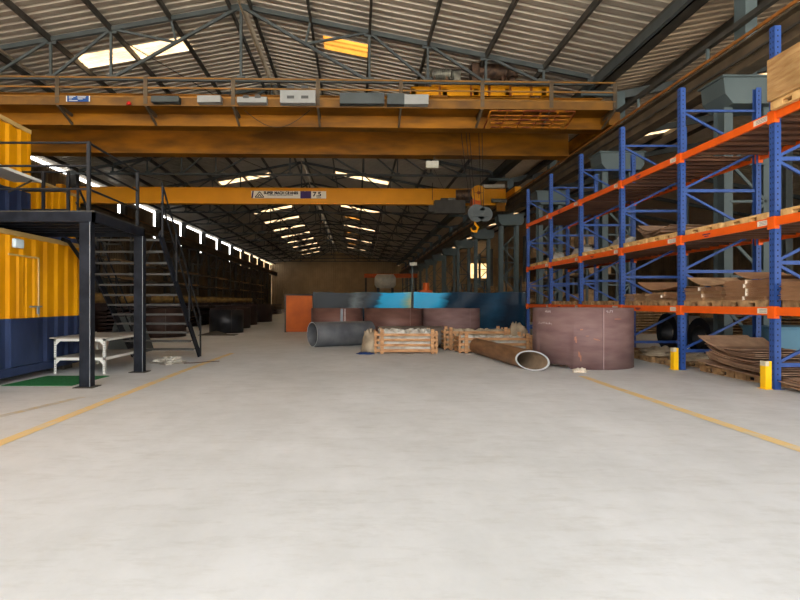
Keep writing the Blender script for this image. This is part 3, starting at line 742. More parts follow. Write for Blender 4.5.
# wrapped load on the top shelf, right edge
put_pallet(XF+.33, FY[0]+2.08, TOP[3], 'wooden pallet under the plastic-wrapped load on the top rack shelf', 'wooden pallets on the rack shelves', 'wood', .02)
wl = MB(); nx, nz = 10, 8
lx0, lx1, ly0, ly1, lz0, lz1 = 7.22, 8.3, FY[0]+1.45, FY[0]+2.66, TOP[3]+.142, TOP[3]+.87
rnd = random.Random(3)
def facegrid(f, n, m, mi=0):
    vs = [f(a/n, b/m) for a in range(n+1) for b in range(m+1)]
    wl.add(vs, [(a*(m+1)+b, (a+1)*(m+1)+b, (a+1)*(m+1)+b+1, a*(m+1)+b+1) for a in range(n) for b in range(m)], mi, True)
bul = lambda a, b: .03*math.sin(a*9+b*5)*math.sin(PI*a)*math.sin(PI*b)
facegrid(lambda a, b: (lx0-bul(a, b), ly1+(ly0-ly1)*a, lz0+(lz1-lz0)*b), nx, nz)
facegrid(lambda a, b: (lx0+(lx1-lx0)*a, ly0-bul(a, b), lz0+(lz1-lz0)*b), nx, nz)
facegrid(lambda a, b: (lx1+(lx0-lx1)*a, ly1+bul(a, b), lz0+(lz1-lz0)*b), nx, nz)
facegrid(lambda a, b: (lx1, ly0+(ly1-ly0)*a, lz0+(lz1-lz0)*b), nx, nz)
facegrid(lambda a, b: (lx0+(lx1-lx0)*a, ly0+(ly1-ly0)*b, lz1+bul(a, b)), nx, nz)
facegrid(lambda a, b: (lx0+(lx1-lx0)*a, ly1+(ly0-ly1)*b, lz0), nx, nz)
tag(wl.build('wrapped_load', 'wrap'), 'brown boxed load wrapped in shiny clear film on the top rack shelf', 'wrapped goods')

# stacks of flat brown board bundles on the lowest shelf
def make_bundle(m, lx, ly, h, n, seed):
    rnd = random.Random(seed); t = thing('board_bundle', 'x', 'board bundle')
    mb = MB()
    for k in range(n):
        dx, dy = rnd.uniform(-.02, .02), rnd.uniform(-.03, .03); z = h*k/n
        mb.box(-lx/2+dx, lx/2+dx, -ly/2+dy, ly/2+dy, z, z+h/n*.6)
    mb.build('boards', m, t)
    MB().box(-lx/2-.025, lx/2+.025, -.02, 0, -.0, h+.002).build('strap', 'sticker' if seed == 1 else 'card_light', t)
    return t
bA = make_bundle('card', 1.15, 1.15, .075, 5, 1); freeze(bA); bB = make_bundle('card_light', 1.1, 1.2, .06, 4, 2); freeze(bB)
fb = {'a': True, 'b': True}
def stack(i, q, lv, n, kind, where, tilt=0):
    z = TOP[lv]+.142
    for k in range(n):
        kd = kind if kind != 'm' else ('a' if k % 2 else 'b')
        p = bA if kd == 'a' else bB; h = .075 if kd == 'a' else .06
        y = FY[i]+.72+q*1.33
        pos = 'bottom' if k == 0 else 'topmost' if k == n-1 else '%s from bottom' % ORD[k]
        place(p, fb[kd], (XF+.56+random.uniform(-.04, .02), y+random.uniform(-.03, .03), z), random.uniform(-.05, .05),
              'brown board bundle, %s, %s' % (pos, where), 'flat board bundles on the rack', ry=0)
        fb[kd] = False; z += h+.003
stack(1, 1, 1, 4, 'm', 'on lowest shelf beside the second upright')
stack(1, 0, 1, 5, 'a', 'on lowest shelf just behind nearest upright')
stack(2, 0, 1, 3, 'm', 'on lowest shelf just past second upright')
stack(2, 1, 1, 3, 'b', 'on lowest shelf short of third upright')
stack(0, 1, 1, 4, 'a', 'on lowest shelf at the right edge')
# a curled top board over the stacks
def curled(name, x, y, z, lx, ly, lift, m, label, cat, group=None, th=.012, rz=0, sag=0, tilt=0):
    mb = MB(); n = 10
    vs = []
    for s_ in (0, 1):
        for a in range(n+1):
            u = a/n
            for b in (0, 1):
                xx = (b-.5)*lx; yy = (u-.5)*ly
                zz = lift*(2*u-1)**2*(1 if u > .5 else .3) + sag*math.sin(PI*u) + tilt*u + s_*th
                c, s2 = math.cos(rz), math.sin(rz)
                vs.append((x+xx*c-yy*s2, y+xx*s2+yy*c, z+zz))
    m0 = 2*(n+1); fs = []
    for a in range(n):
        fs += [(2*a, 2*a+2, 2*a+3, 2*a+1), (m0+2*a, m0+2*a+1, m0+2*a+3, m0+2*a+2), (2*a, m0+2*a, m0+2*a+2, 2*a+2), (2*a+1, 2*a+3, m0+2*a+3, m0+2*a+1)]
    fs += [(0, 1, m0+1, m0), (2*n, m0+2*n, m0+2*n+1, 2*n+1)]
    mb.add(vs, fs, 0); o = mb.build(name, m)
    if group != 'skip': tag(o, label, cat, group)
    return o
curled('loose_board', XF+.6, FY[1]+1.9, TOP[1]+.45, 1.1, 1.5, .2, 'card_light', 'loose curled brown board on top of the lowest shelf stack nearest the second upright', 'board')
curled('loose_board', XF+.7, FY[1]+.75, TOP[1]+.55, 1.0, 1.2, .15, 'card', 'loose curled brown board on top of the stack behind the nearest upright', 'board')
curled('loose_board', XF+.6, FY[2]+1.2, TOP[1]+.4, 1.1, 1.7, .22, 'card', 'loose curled dark brown board on the stack past the second upright', 'board')
# loose sheets on the middle shelf, second full bay
for k in range(6):
    curled('bent_sheet', XF+.7+random.uniform(-.1, .1), FY[2]+1.5+random.uniform(-.15, .15), TOP[2]+.16+.035*k, 1.1, 1.3, .12+.02*k, 'sheet_metal',
           'bent brown sheet in the loose heap on the middle shelf past the second upright', 'sheet', 'bent sheets on the middle shelf', rz=random.uniform(-.3, .3))
# fan of sheets on the floor below
put_pallet(XF+.75, FY[1]+.75, 0, 'old wooden pallet on the floor under the fanned sheets, near one', 'pallets on the floor under the rack', 'wood_dark', .1)
put_pallet(XF+.75, FY[1]+1.95, 0, 'old wooden pallet on the floor under the fanned sheets, far one', 'pallets on the floor under the rack', 'wood_dark', -.05)
for k in range(15):
    curled('brown_sheet', XF+.68+random.uniform(-.14, .14), FY[1]+1.1+random.uniform(-.2, .2)+.03*k, .145+.03*k, 1.15, 1.9-.05*k, .04+.008*k, 'sheet_metal',
           'thin brown sheet in the fanned pile on the floor beside the nearest upright', 'sheet', 'fanned brown sheets under the rack', rz=random.uniform(-.09, .09), tilt=.1)
for k in range(6):
    curled('brown_sheet', XF+.6+random.uniform(-.06, .06), FY[0]+1.9+random.uniform(-.1, .1), .02+.03*k, 1.1, 1.5, .04, 'sheet_metal',
           'thin brown sheet in the low pile on the floor at the right edge', 'sheet', 'brown sheets at the right edge', rz=random.uniform(-.1, .1))
for q, (yy, nm) in enumerate(((FY[2]+.8, 'near'), (FY[2]+2.0, 'far'))):
    put_pallet(XF+.65, yy, 0, 'old pallet on the floor between the second and third uprights, %s one' % nm, 'pallets on the floor under the rack', 'wood_dark', random.uniform(-.1, .1))
    rmb = MB(); rough_blob(rmb, (XF+.65, yy, .142), .5, .45, .2, 11+q, amp=.3)
    tag(rmb.build('scrap_bag', 'plastic_tan'), 'crumpled tan bag of scrap on the %s pallet between the second and third uprights' % nm, 'bag')
put_pallet(XF+.7, FY[3]+1.2, 0, 'old pallet on the floor past the third upright beside the big brown shell', 'pallets on the floor under the rack', 'wood_dark', .05)
# plastic wrapped bits on the middle shelf far bays
for i, yy in ((3, FY[3]+1.3), (4, FY[4]+1.4), (5, FY[5]+1.3)):
    rmb = MB(); rough_blob(rmb, (XF+.7, yy, TOP[2]+.142), .35, .5, .35, 30+i, amp=.3)
    tag(rmb.build('plastic_bundle', 'plastic'), 'crumpled shiny plastic bundle on the middle rack shelf in the %s' % BAYN[i], 'plastic bundle')
for i in (3, 4):
    tag(MB().box(XF+.5, XF+1.1, FY[i]+1.6, FY[i]+2.2, TOP[3], TOP[3]+.25).build('cardboard_box', 'card_light', None, .01), 'small tan cardboard box on the top rack shelf in the %s' % BAYN[i], 'box')
# pale blue cabinet behind the rack
bc = thing('steel_cabinet', 'low pale blue steel cabinet behind the rack under the lowest shelf', 'cabinet', (10.2, 12.8, 0))
MB().box(9.55, 11, 12.3, 13.5, 0, .95).build('body', 'blue_cab', bc, .02); MB().box(9.5, 11.05, 12.25, 13.55, .95, .98).build('lid', 'blue_cab', bc)
# dark round tyres / drums under shelf behind
for q, (x, y, r) in enumerate(((10.0, 15.6, .55), (10.1, 17.4, .6))):
    tag(MB().pipe((x-.2, y, r), (x+.2, y, r), r, r*.6, 32, lat=(0, 1, 0)).build('cable_drum', 'cable'), 'black cable drum on edge behind the rack, %s one' % ('nearer' if q == 0 else 'farther'), 'drum')
# side bay clutter : stacked timber and crates in the gloom
rnd = random.Random(5)
for k in range(16):
    y = 18+k*3.1; x = 14.2+rnd.uniform(0, 3); h = rnd.uniform(.8, 2.6)
    t = thing('timber_stack', 'stack of sawn tan timber boards in the dim right side bay', 'timber stack', (x, y, 0), 'timber stacks in the right side bay')
    mb = MB(); z = 0
    while z < h:
        mb.box(x-.9, x+.9, y-.6, y+.6, z, z+.05); mb.box(x-.8, x-.7, y-.6, y+.6, z+.05, z+.13).box(x+.7, x+.8, y-.6, y+.6, z+.05, z+.13); z += .13
    mb.build('boards', 'wood_dark', t)
# second rack in side bay (dark) : simple shelving with goods
for k in range(8):
    y = 26+k*5.2
    t = thing('storage_shelf', 'dim steel storage shelf loaded with tan goods beyond the right columns', 'shelf', (11.5, y, 0), 'storage shelves beyond the right columns')
    f = MB()
    for xx in (11.0, 12.4):
        for yy in (y, y+3.6): f.box(xx-.05, xx+.05, yy-.05, yy+.05, 0, 5.2 if k < 2 else 3.3)
    f.build('frame', 'steel', t)
    for z in ((1.5, 2.9, 4.3) if k < 2 else (1.2, 2.3)): MB().box(11, 12.4, y, y+3.6, z-.06, z).build('shelf', 'steel_brown', t)
    g = MB()
    for z in ((1.5, 2.9, 4.3) if k < 2 else (1.2, 2.3)):
        yy = y+.1
        while yy < y+3.3:
            l = rnd.uniform(.3, .9)
            if rnd.random() < .75: g.box(11.05+rnd.uniform(0, .3), 12.2, yy, yy+l*.9, z, z+rnd.uniform(.15, .7))
            yy += l
    tag(g.build('stored_goods', 'wood_dark', t), kind='stuff')

# ------------------------------------------------------------------ shells, pipes, crates
def shell(name, cx, cy, r, h, th, mats, label, group, z0=0, notch=None, seams=(), seg=96):
    mb = MB(); vs = []; m = seg
    for k in range(seg):
        a = 2*PI*k/seg; zb = z0
        if notch and notch[0] <= (math.degrees(a) % 360) <= notch[1]: zb = z0+notch[2]
        ca, sa = math.cos(a), math.sin(a)
        vs += [(cx+r*ca, cy+r*sa, zb), (cx+r*ca, cy+r*sa, z0+h), (cx+(r-th)*ca, cy+(r-th)*sa, z0+h), (cx+(r-th)*ca, cy+(r-th)*sa, zb)]
    fs = []
    for k in range(seg):
        k2 = (k+1) % seg
        for j in range(4): fs.append((k*4+j, k2*4+j, k2*4+(j+1) % 4, k*4+(j+1) % 4))
    base = len(mb.v)
    mb.add(vs, fs, 0, True)
    o = mb.build(name, mats)
    for p in o.data.polygons:
        if abs(p.normal.z) > .5: p.use_smooth = False
    tag(o, label, 'shell ring', group)
    for (a, w_, mm) in seams:
        a = math.radians(a); s2 = MB(); r2 = r+.004
        s2.add([(cx+r2*math.cos(a-w_), cy+r2*math.sin(a-w_), z0+.01), (cx+r2*math.cos(a+w_), cy+r2*math.sin(a+w_), z0+.01), (cx+r2*math.cos(a+w_), cy+r2*math.sin(a+w_), z0+h-.005), (cx+r2*math.cos(a-w_), cy+r2*math.sin(a-w_), z0+h-.005)], [(0,1,2,3)])
        s2.build('weld_seam', mm, o)
    return o
big = shell('steel_shell_ring', 5.62, 13.6, 1.165, 1.41, .03, ['primer'], 'big purple-brown steel shell ring standing in front of the rack', None, notch=(190, 235, .085), seams=((271, .008, 'weld'), (270.3, .003, 'hole')))
def on_shell(mb, cx, cy, r, px, py, w, h, mi=0, slant=0):
    """small mark lying on the curved face, placed by angle and height"""
    a0 = px
    for k in range(4):
        a = math.radians(a0+w*k/4); b = math.radians(a0+w*(k+1)/4); z = py+slant*k
        mb.add([(cx+r*math.cos(a), cy+r*math.sin(a), z), (cx+r*math.cos(b), cy+r*math.sin(b), z+slant), (cx+r*math.cos(b), cy+r*math.sin(b), z+h+slant), (cx+r*math.cos(a), cy+r*math.sin(a), z+h)], [(0,1,2,3)], mi)
ck = MB(); rnd = random.Random(9)
for (a, z, n, st) in ((204, 1.32, 6, 1.4), (274, 1.33, 6, 1.4), (190, 1.04, 11, 2.2)):
    for k in range(n):
        on_shell(ck, 5.62, 13.6, 1.17, a+k*st, z+rnd.uniform(-.015, .015), st*.55, .012, 0, rnd.uniform(-.01, .01))
        if k % 2: on_shell(ck, 5.62, 13.6, 1.17, a+k*st, z-.02, .35, .05, 0)
ck.build('chalk_marks', 'chalk', big)
for (a, z, w_, h_) in ((246, .9, 3, .03), (240, .66, 2, .08), (241, .62, 1.5, .1), (244, .3, 2, .12), (246, .2, 1.4, .14), (252, .76, 3, .02), (260, .7, 5, .025), (264, .69, 3, .015), (284, 1.15, 9, .02)):
    rs = MB(); on_shell(rs, 5.62, 13.6, 1.169, a, z, w_, h_, 0, rnd.uniform(-.008, .008)); rs.build('rust_patch', 'rust', big)

R = 'brown shell rings in front of the foil barrier'
shell('steel_shell_ring', -.75, 21.6, 1.02, 1.3, .03, ['primer_b'], 'brown steel shell ring behind the large grey pipe, left of the two other brown rings', R, seams=((282, .05, 'pipe_grey'), (289, .012, 'chalk')))
shell('steel_shell_ring', 1.47, 21.6, 1.15, 1.3, .03, ['primer_b'], 'brown steel shell ring behind the front crate, middle one of three', R, seams=((300, .006, 'weld'),))
shell('steel_shell_ring', 3.75, 21.6, 1.12, 1.3, .03, ['primer'], 'brown steel shell ring behind the two rear crates, right of the two other brown rings', R, seams=((300, .006, 'weld'),))

gp = thing('steel_pipe', 'large hollow grey steel pipe lying left of the crates', 'pipe', (-.3, 19.2, 0))
MB().pipe((-1.5, 18.7, .435), (.5, 19.85, .435), .43, .405, 64, 0, 0, 2, lat=(.5, -.87, 0)).build('pipe_wall', ['pipe_grey', 'pipe_in', 'pipe_cut'], gp)
bp_ = thing('steel_pipe', 'narrow rusty brown pipe with bright slanted cut end lying on the floor', 'pipe', (3.8, 14.5, 0))
MB().pipe((3.64, 16.45, .226), (3.98, 12.35, .226), .225, .2, 64, 0, 1, 2, cut1=1.9).build('pipe_wall', ['pipe_brown', 'pipe_in', 'pipe_cut'], bp_)
tp_ = thing('steel_pipe', 'dusty tan steel pipe lying sideways behind the front crate', 'pipe', (1.7, 18.4, 0))
MB().pipe((.75, 18.3, .37), (2.9, 18.5, .37), .37, .34, 48, 0, 1, 2, lat=(0, 1, 0)).build('pipe_wall', ['pipe_tan', 'pipe_in', 'pipe_tan'], tp_)

def make_crate(x0, x1, y0, y1, z1, label, post_in=.22, ns=4, yellow=False):
    t = thing('wooden_crate', label, 'crate', ((x0+x1)/2, (y0+y1)/2, 0), 'slatted crates in the middle of the hall')
    sl = (z1-.06)/ns
    for fy, nm in ((y0, 'front'), (y1, 'back')):
        mb = MB()
        for k in range(ns): mb.box(x0, x1, fy-.012, fy+.012, .06+k*sl, .06+k*sl+sl*.5)
        mb.build('side_slats', 'crate', t)
    for fx in (x0, x1):
        mb = MB()
        for k in range(ns): mb.box(fx-.012, fx+.012, y0, y1, .06+k*sl, .06+k*sl+sl*.55)
        mb.build('end_slats', 'crate', t)
    for px in (x0+post_in, x1-post_in*.7):
        for fy in (y0-.035, y1+.035): MB().box(px-.05, px+.05, fy-.02, fy+.02, 0, z1+.05).build('post', 'crate', t)
    for px in (x0+.03, x1-.03):
        for fy in (y0+.03, y1-.03): MB().box(px-.03, px+.03, fy-.02, fy+.02, 0, z1).build('corner_post', 'crate', t)
    MB().box(x0, x1, y0, y1, .04, .07).build('base', 'crate', t)
    return t
cA = (.56, 2.45, 16.4, 17.3)
make_crate(*cA, .68, 'slatted wooden crate left of the others with plastic bulging out of its left end')
make_crate(2.85, 5.0, 17.7, 18.6, .68, 'slatted wooden crate at the back, right of the tan pipe')
make_crate(3.12, 5.35, 16.55, 17.35, .55, 'low slatted wooden crate behind the far end of the narrow brown pipe', ns=3)
def filling(x0, x1, y0, y1, z, seed, m, label, name='packed_plastic', z0=.08, nx=26, ny=12, amp=.08):
    rnd = random.Random(seed); vs = []; mb = MB()
    for a in range(nx+1):
        for b in range(ny+1):
            e = 0 if a in (0, nx) or b in (0, ny) else 1
            vs.append((x0+(x1-x0)*a/nx, y0+(y1-y0)*b/ny, z0 if not e else z+rnd.uniform(-amp, amp)))
    fs = [(a*(ny+1)+b, (a+1)*(ny+1)+b, (a+1)*(ny+1)+b+1, a*(ny+1)+b+1) for a in range(nx) for b in range(ny)]
    mb.add(vs, fs, 0, False)
    mb.add([(x0, y0, z0), (x1, y0, z0), (x1, y1, z0), (x0, y1, z0)], [(3,2,1,0)])
    return tag(mb.build(name, m), label, 'plastic packing')
filling(.64, 2.38, 16.45, 17.25, .66, 1, 'plastic', 'crumpled clear plastic packing inside the left crate')
filling(2.94, 4.9, 17.75, 18.55, .6, 2, 'plastic_tan', 'crumpled tan packing inside the back crate')
filling(3.2, 5.28, 16.6, 17.3, .45, 3, 'plastic', 'crumpled clear plastic packing inside the low front crate')
mb = MB(); rough_blob(mb, (.42, 16.75, 0), .26, .42, .72, 4, amp=.12); tag(mb.build('cloth_bundle', 'plastic_tan'), 'tan cloth bundle slumped against the left end of the left crate', 'cloth')
mb = MB(); rough_blob(mb, (.28, 16.3, 0), .26, .2, .05, 6, amp=.25); tag(mb.build('blue_cloth', 'bluecloth'), 'small blue cloth on the floor at the left crate corner', 'cloth')
mb = MB(); rough_blob(mb, (5.25, 17.9, 0), .5, .35, .78, 8, seg=22, amp=.2); tag(mb.build('plastic_heap', 'plastic_tan'), 'heap of crumpled tan plastic film between the crates and the big shell ring', 'plastic heap')
mb = MB(); rough_blob(mb, (1.5, 16.0, 0), .2, .1, .02, 6, amp=.3); tag(mb.build('paper_scrap', 'plastic'), 'flat white scrap on the floor in front of the left crate', 'scrap')
mb = MB(); rough_blob(mb, (4.95, 12.05, 0), .16, .12, .085, 12, amp=.3, smooth=False); tag(mb.build('stone', 'stone'), 'pale lump of rubble on the floor in front of the big shell ring', 'stone')
mb = MB(); rough_blob(mb, (-4.75, 13.9, 0), .42, .4, .14, 15, seg=22, amp=.3, smooth=False); tag(mb.build('plastic_sheet', 'plastic'), 'crumpled white plastic sheet on the floor beside the stair foot', 'plastic sheet')
tag(MB().tube([(-4.5, 13.7, .012), (-4.1, 13.8, .012), (-3.8, 14.1, .012), (-3.55, 14.2, .012)], .012, 6).build('rope', 'motor'), 'thin brown rope trailing from the white plastic sheet', 'rope')

# foil-wrapped barrier
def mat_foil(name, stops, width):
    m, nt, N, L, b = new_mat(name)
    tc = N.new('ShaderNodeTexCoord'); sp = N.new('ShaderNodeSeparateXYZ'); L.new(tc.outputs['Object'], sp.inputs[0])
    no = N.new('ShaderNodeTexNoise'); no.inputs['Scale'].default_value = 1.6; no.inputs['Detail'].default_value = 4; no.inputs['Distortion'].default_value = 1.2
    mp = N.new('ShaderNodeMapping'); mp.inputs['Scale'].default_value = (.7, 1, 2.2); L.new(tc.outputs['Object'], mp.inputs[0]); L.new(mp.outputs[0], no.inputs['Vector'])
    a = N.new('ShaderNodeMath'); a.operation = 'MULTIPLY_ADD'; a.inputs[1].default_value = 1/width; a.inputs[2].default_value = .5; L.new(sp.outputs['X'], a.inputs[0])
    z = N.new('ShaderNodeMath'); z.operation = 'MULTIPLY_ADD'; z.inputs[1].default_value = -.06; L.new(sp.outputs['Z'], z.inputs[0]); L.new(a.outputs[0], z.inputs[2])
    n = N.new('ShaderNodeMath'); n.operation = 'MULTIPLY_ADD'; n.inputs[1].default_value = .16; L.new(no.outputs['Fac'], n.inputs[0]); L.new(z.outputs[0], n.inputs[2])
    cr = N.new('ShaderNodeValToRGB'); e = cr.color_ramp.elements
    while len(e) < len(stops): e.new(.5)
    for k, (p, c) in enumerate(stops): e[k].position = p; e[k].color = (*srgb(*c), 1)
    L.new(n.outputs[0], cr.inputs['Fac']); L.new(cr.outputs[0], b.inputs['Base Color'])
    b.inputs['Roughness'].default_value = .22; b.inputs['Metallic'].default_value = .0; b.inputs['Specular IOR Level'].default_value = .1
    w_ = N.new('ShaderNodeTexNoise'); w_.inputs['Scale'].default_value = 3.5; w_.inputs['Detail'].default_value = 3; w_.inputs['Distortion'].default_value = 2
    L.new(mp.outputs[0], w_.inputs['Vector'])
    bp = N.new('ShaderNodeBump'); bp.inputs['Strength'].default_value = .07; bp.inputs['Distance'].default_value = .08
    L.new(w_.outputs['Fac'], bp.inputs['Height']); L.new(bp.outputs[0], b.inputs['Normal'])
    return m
def barrier(x0, x1, y, z0, z1, m, label, seed):
    t = thing('foil_barrier', label, 'barrier', ((x0+x1)/2, y, 0), 'film wrapped barrier panels')
    rnd = random.Random(seed); nz = 14; n = int((x1-x0)/.07); vs = []
    for i in range(n+1):
        for j in range(nz+1):
            x = x0+(x1-x0)*i/n; z = z0+(z1-z0)*j/nz
            d = .03*math.sin(x*1.1+z*1.5+seed)+.008*math.sin(x*4.3-z*5)
            vs.append((x, y-.09-d, z+(.02*math.sin(x*3) if j == nz else 0)))
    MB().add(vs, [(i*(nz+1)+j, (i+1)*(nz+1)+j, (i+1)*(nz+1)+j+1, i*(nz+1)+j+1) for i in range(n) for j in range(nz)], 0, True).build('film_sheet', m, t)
    MB().box(x0, x1, y+.08, y+.14, z0, z1-.03).build('backing_board', 'steel_dark', t)
    for x in (x0+.03, x1-.03): MB().box(x-.025, x+.025, y+.0, y+.09, 0, z1+.02).build('post', 'film_silver', t)
    return t
Yf = 24.3
def fx(p): return (p-VX)*Yf/F
def fz(q): return EYE-(q-VY)*Yf/F
zt = fz(292.5)
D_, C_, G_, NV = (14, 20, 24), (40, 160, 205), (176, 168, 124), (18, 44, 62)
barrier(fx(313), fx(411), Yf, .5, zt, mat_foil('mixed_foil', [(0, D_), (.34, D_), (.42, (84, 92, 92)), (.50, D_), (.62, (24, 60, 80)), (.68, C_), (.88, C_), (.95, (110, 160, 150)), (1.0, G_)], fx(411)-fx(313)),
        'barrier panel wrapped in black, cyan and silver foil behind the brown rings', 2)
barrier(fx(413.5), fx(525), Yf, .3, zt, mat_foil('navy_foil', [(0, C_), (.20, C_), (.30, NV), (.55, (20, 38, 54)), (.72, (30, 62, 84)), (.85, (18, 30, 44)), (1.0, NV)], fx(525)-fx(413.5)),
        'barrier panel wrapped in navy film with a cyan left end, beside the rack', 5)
# orange sheet
os_ = thing('orange_screen', 'upright orange steel panel standing left of the foil barrier', 'panel', (-3, 28, 0))
MB().box(-3.6, -2.25, 28.0, 28.04, .02, 1.9).build('sheet', 'door_orange', os_)
MB().box(-3.66, -3.58, 27.95, 28.08, 0, 1.95).build('frame_post', 'steel_dark', os_); MB().box(-3.6, -2.2, 27.97, 28.07, 1.88, 1.95).build('frame_rail', 'steel_dark', os_)
MB().bar((-2.3, 28.1, 1.4), (-2.3, 28.7, 0.02), .05).bar((-3.5, 28.1, 1.4), (-3.5, 28.7, .02), .05).build('prop_leg', 'steel_dark', os_)
# orange machine far right of centre
om = thing('orange_machine', 'orange machine cabinet showing above the navy barrier film', 'machine', (4.3, 34, 0))
MB().box(4.0, 4.75, 34, 34.8, 0, 2.3).build('body', 'crane_or', om, .02); MB().tube([(4.4, 34.3, 2.3), (4.4, 34.3, 2.75)], .2, 16).build('motor_head', 'crane_or', om)
pm = thing('lamp_pole', 'thin grey pole with a small white lamp beside the orange machine', 'pole', (3.4, 36, 0))
MB().tube([(3.55, 34.5, 0), (3.55, 34.5, 3.9)], .05, 10).box(3.35, 3.75, 34.3, 34.7, 0, .05).build('pole', 'column', pm); MB().box(3.4, 3.85, 34.4, 34.6, 3.85, 4.05).build('lamp_head', 'lamp_white', pm)
MB().bar((3.55, 34.5, 2.7), (2.9, 34.5, 2.3), .05).build('bracket_arm', 'steel_dark', pm)
# far tank and gantry
ft = thing('storage_tank', 'pale horizontal storage tank in front of the far end wall', 'tank', (3.5, 70, 0))
MB().tube([(2.4, 70, 4.2), (2.7, 70, 4.2), (4.8, 70, 4.2), (5.1, 70, 4.2)], [.5, .9, .9, .5], 24).build('tank_shell', 'lamp_white', ft); MB().box(2.7, 3.0, 69.7, 70.3, 0, 3.6).box(4.5, 4.8, 69.7, 70.3, 0, 3.6).build('cradle', 'steel_dark', ft)
jb = thing('red_gantry', 'low red gantry beam near the far end wall behind the tank', 'gantry', (4, 80, 0))
MB().box(1.2, 9, 80, 80.4, 5.1, 5.7).build('beam', 'crane_or', jb); MB().box(1.3, 1.6, 80, 80.4, 0, 5.1).box(8.6, 8.9, 80, 80.4, 0, 5.1).build('leg', 'steel_dark', jb)

# ------------------------------------------------------------------ left side: containers
def container(y0, y1, xr, width, z0, H, zblue, label, door=None, name='shipping_container'):
    t = thing(name, label, 'shipping container', (xr-width/2, (y0+y1)/2, z0))
    xl = xr-width; z1 = z0+H
    # corrugated right side: split in blue (below) and yellow (above)
    def corr(za, zb, nm, m):
        mb = MB(); y = y0+.12; d = .045; pts = [(y0, 0), (y0+.12, 0)]
        while y < y1-.5:
            pts += [(y+.1, 0), (y+.17, d), (y+.33, d), (y+.40, 0)]; y += .42
        pts.append((y1-.1, 0)); pts.append((y1, 0)); vs = []
        for (a, dd) in pts: vs += [(xr-dd-.02, a, za), (xr-dd-.02, a, zb)]
        mb.add(vs, [(2*i, 2*i+2, 2*i+3, 2*i+1) for i in range(len(pts)-1)])
        mb.box(xl, xr-.075, y0, y0+.03, za, zb).box(xl, xr-.075, y1-.03, y1, za, zb).box(xl, xl+.03, y0+.03, y1-.03, za, zb)
        mb.box(xr-.08, xr-.01, y0-.01, y0+.08, za, zb).box(xr-.08, xr-.01, y1-.09, y1+.01, za, zb)
        mb.build(nm, m, t)
    corr(z0+.1, zblue, 'lower_wall', 'cont_blue'); corr(zblue, z1-.08, 'upper_wall', 'cont_yellow')
    MB().box(xr-.1, xr+.005, y0-.01, y1+.01, z0, z0+.16).box(xl, xl+.1, y0, y1, z0, z0+.16).box(xl, xr, y0, y0+.1, z0, z0+.14).box(xl, xr, y1-.1, y1, z0, z0+.14).build('bottom_rail', 'cont_blue', t)
    MB().box(xr-.1, xr+.005, y0-.01, y1+.01, z1-.09, z1).box(xl, xl+.1, y0, y1, z1-.09, z1).box(xl, xr, y0, y0+.1, z1-.09, z1).box(xl, xr, y1-.1, y1, z1-.09, z1).build('top_rail', 'cont_trim', t)
    MB().box(xl+.05, xr-.05, y0+.05, y1-.05, z1-.06, z1-.03).build('roof', 'cont_yellow', t)
    return t
lc = container(1.1, 13.3, -6.6, 2.44, .12, 2.81, 1.23, 'yellow over navy shipping container on the floor at the left edge')
for k in range(3): MB().box(-9, -6.7, 1.3+k*5.6, 1.7+k*5.6, 0, .12).build('support_block', 'steel_dark', lc)
tag(None or container(14.2, 19.8, -10, 2.44, .0, 2.7, 1.1, 'dim yellow shipping container behind the platform, lower one of the rear pair'), group='rear pair of containers')
tag(container(14.2, 19.8, -10, 2.44, 2.7, 2.7, 3.8, 'dim yellow shipping container behind the platform, stacked on the rear pair'), group='rear pair of containers')
# door on its side: px 0..37, top y 252..257
dy1 = 6.6*F/(356-38.5); dz1 = EYE+(VY-257.5)*dy1/F
dr_ = MB(); vs = []
yy = dy1-.92; pp_ = []
while yy < dy1-.03:
    pp_ += [(yy, 0), (yy+.1, 0), (yy+.14, .03), (yy+.22, .03)]; yy += .26
pp_ = [p for p in pp_ if p[0] < dy1-.02]+[(dy1, 0)]
for (a, dd) in pp_: vs += [(-6.6-dd, a, 1.23), (-6.6-dd, a, dz1)]
dr_.add(vs, [(2*i, 2*i+2, 2*i+3, 2*i+1) for i in range(len(pp_)-1)])
door = dr_.build('side_door', ['cont_yellow'], lc)
MB().box(-6.6, -6.575, dy1-.03, dy1, 1.24, dz1).box(-6.6, -6.575, dy1-1.0, dy1, dz1-.03, dz1).build('door_frame', 'cont_trim', door)
MB().box(-6.618, -6.583, dy1-.93, dy1-.031, .3, 1.22).build('door_lower', 'cont_blue', door)
MB().box(-6.58, -6.55, dy1-.35, dy1+.05, 1.44, 1.47).box(-6.57, -6.54, dy1-.12, dy1-.05, 1.3, 1.45).build('bolt_and_padlock', 'post_edge', door)
wy = 6.6*F/(356-16)
wlx = MB().box(-6.6, -6.52, wy-.14, wy+.14, EYE+(VY-248)*wy/F, EYE+(VY-239)*wy/F).build('wall_light', 'glass_fix', lc, .02)
uc = container(.4, 12.6, -7.5, 2.44, 2.96, 2.55, 4.05, 'yellow over navy shipping container stacked on top at the left edge')
cn = thing('canopy', 'thin pale canopy sheet sticking out from the upper container at the left edge', 'canopy', (-7.2, 9, 4.1))
MB().box(-7.46, -6.9, 6, 11.9, 4.16, 4.19).build('sheet', 'canopy', cn); MB().box(-6.92, -6.86, 6, 11.92, 4.15, 4.21).build('edge_trim', 'white_paint', cn)
for y in (7, 9.5, 11.7): MB().bar((-7.45, y, 3.9), (-6.95, y, 4.15), .03).build('strut', 'steel_dark', cn)
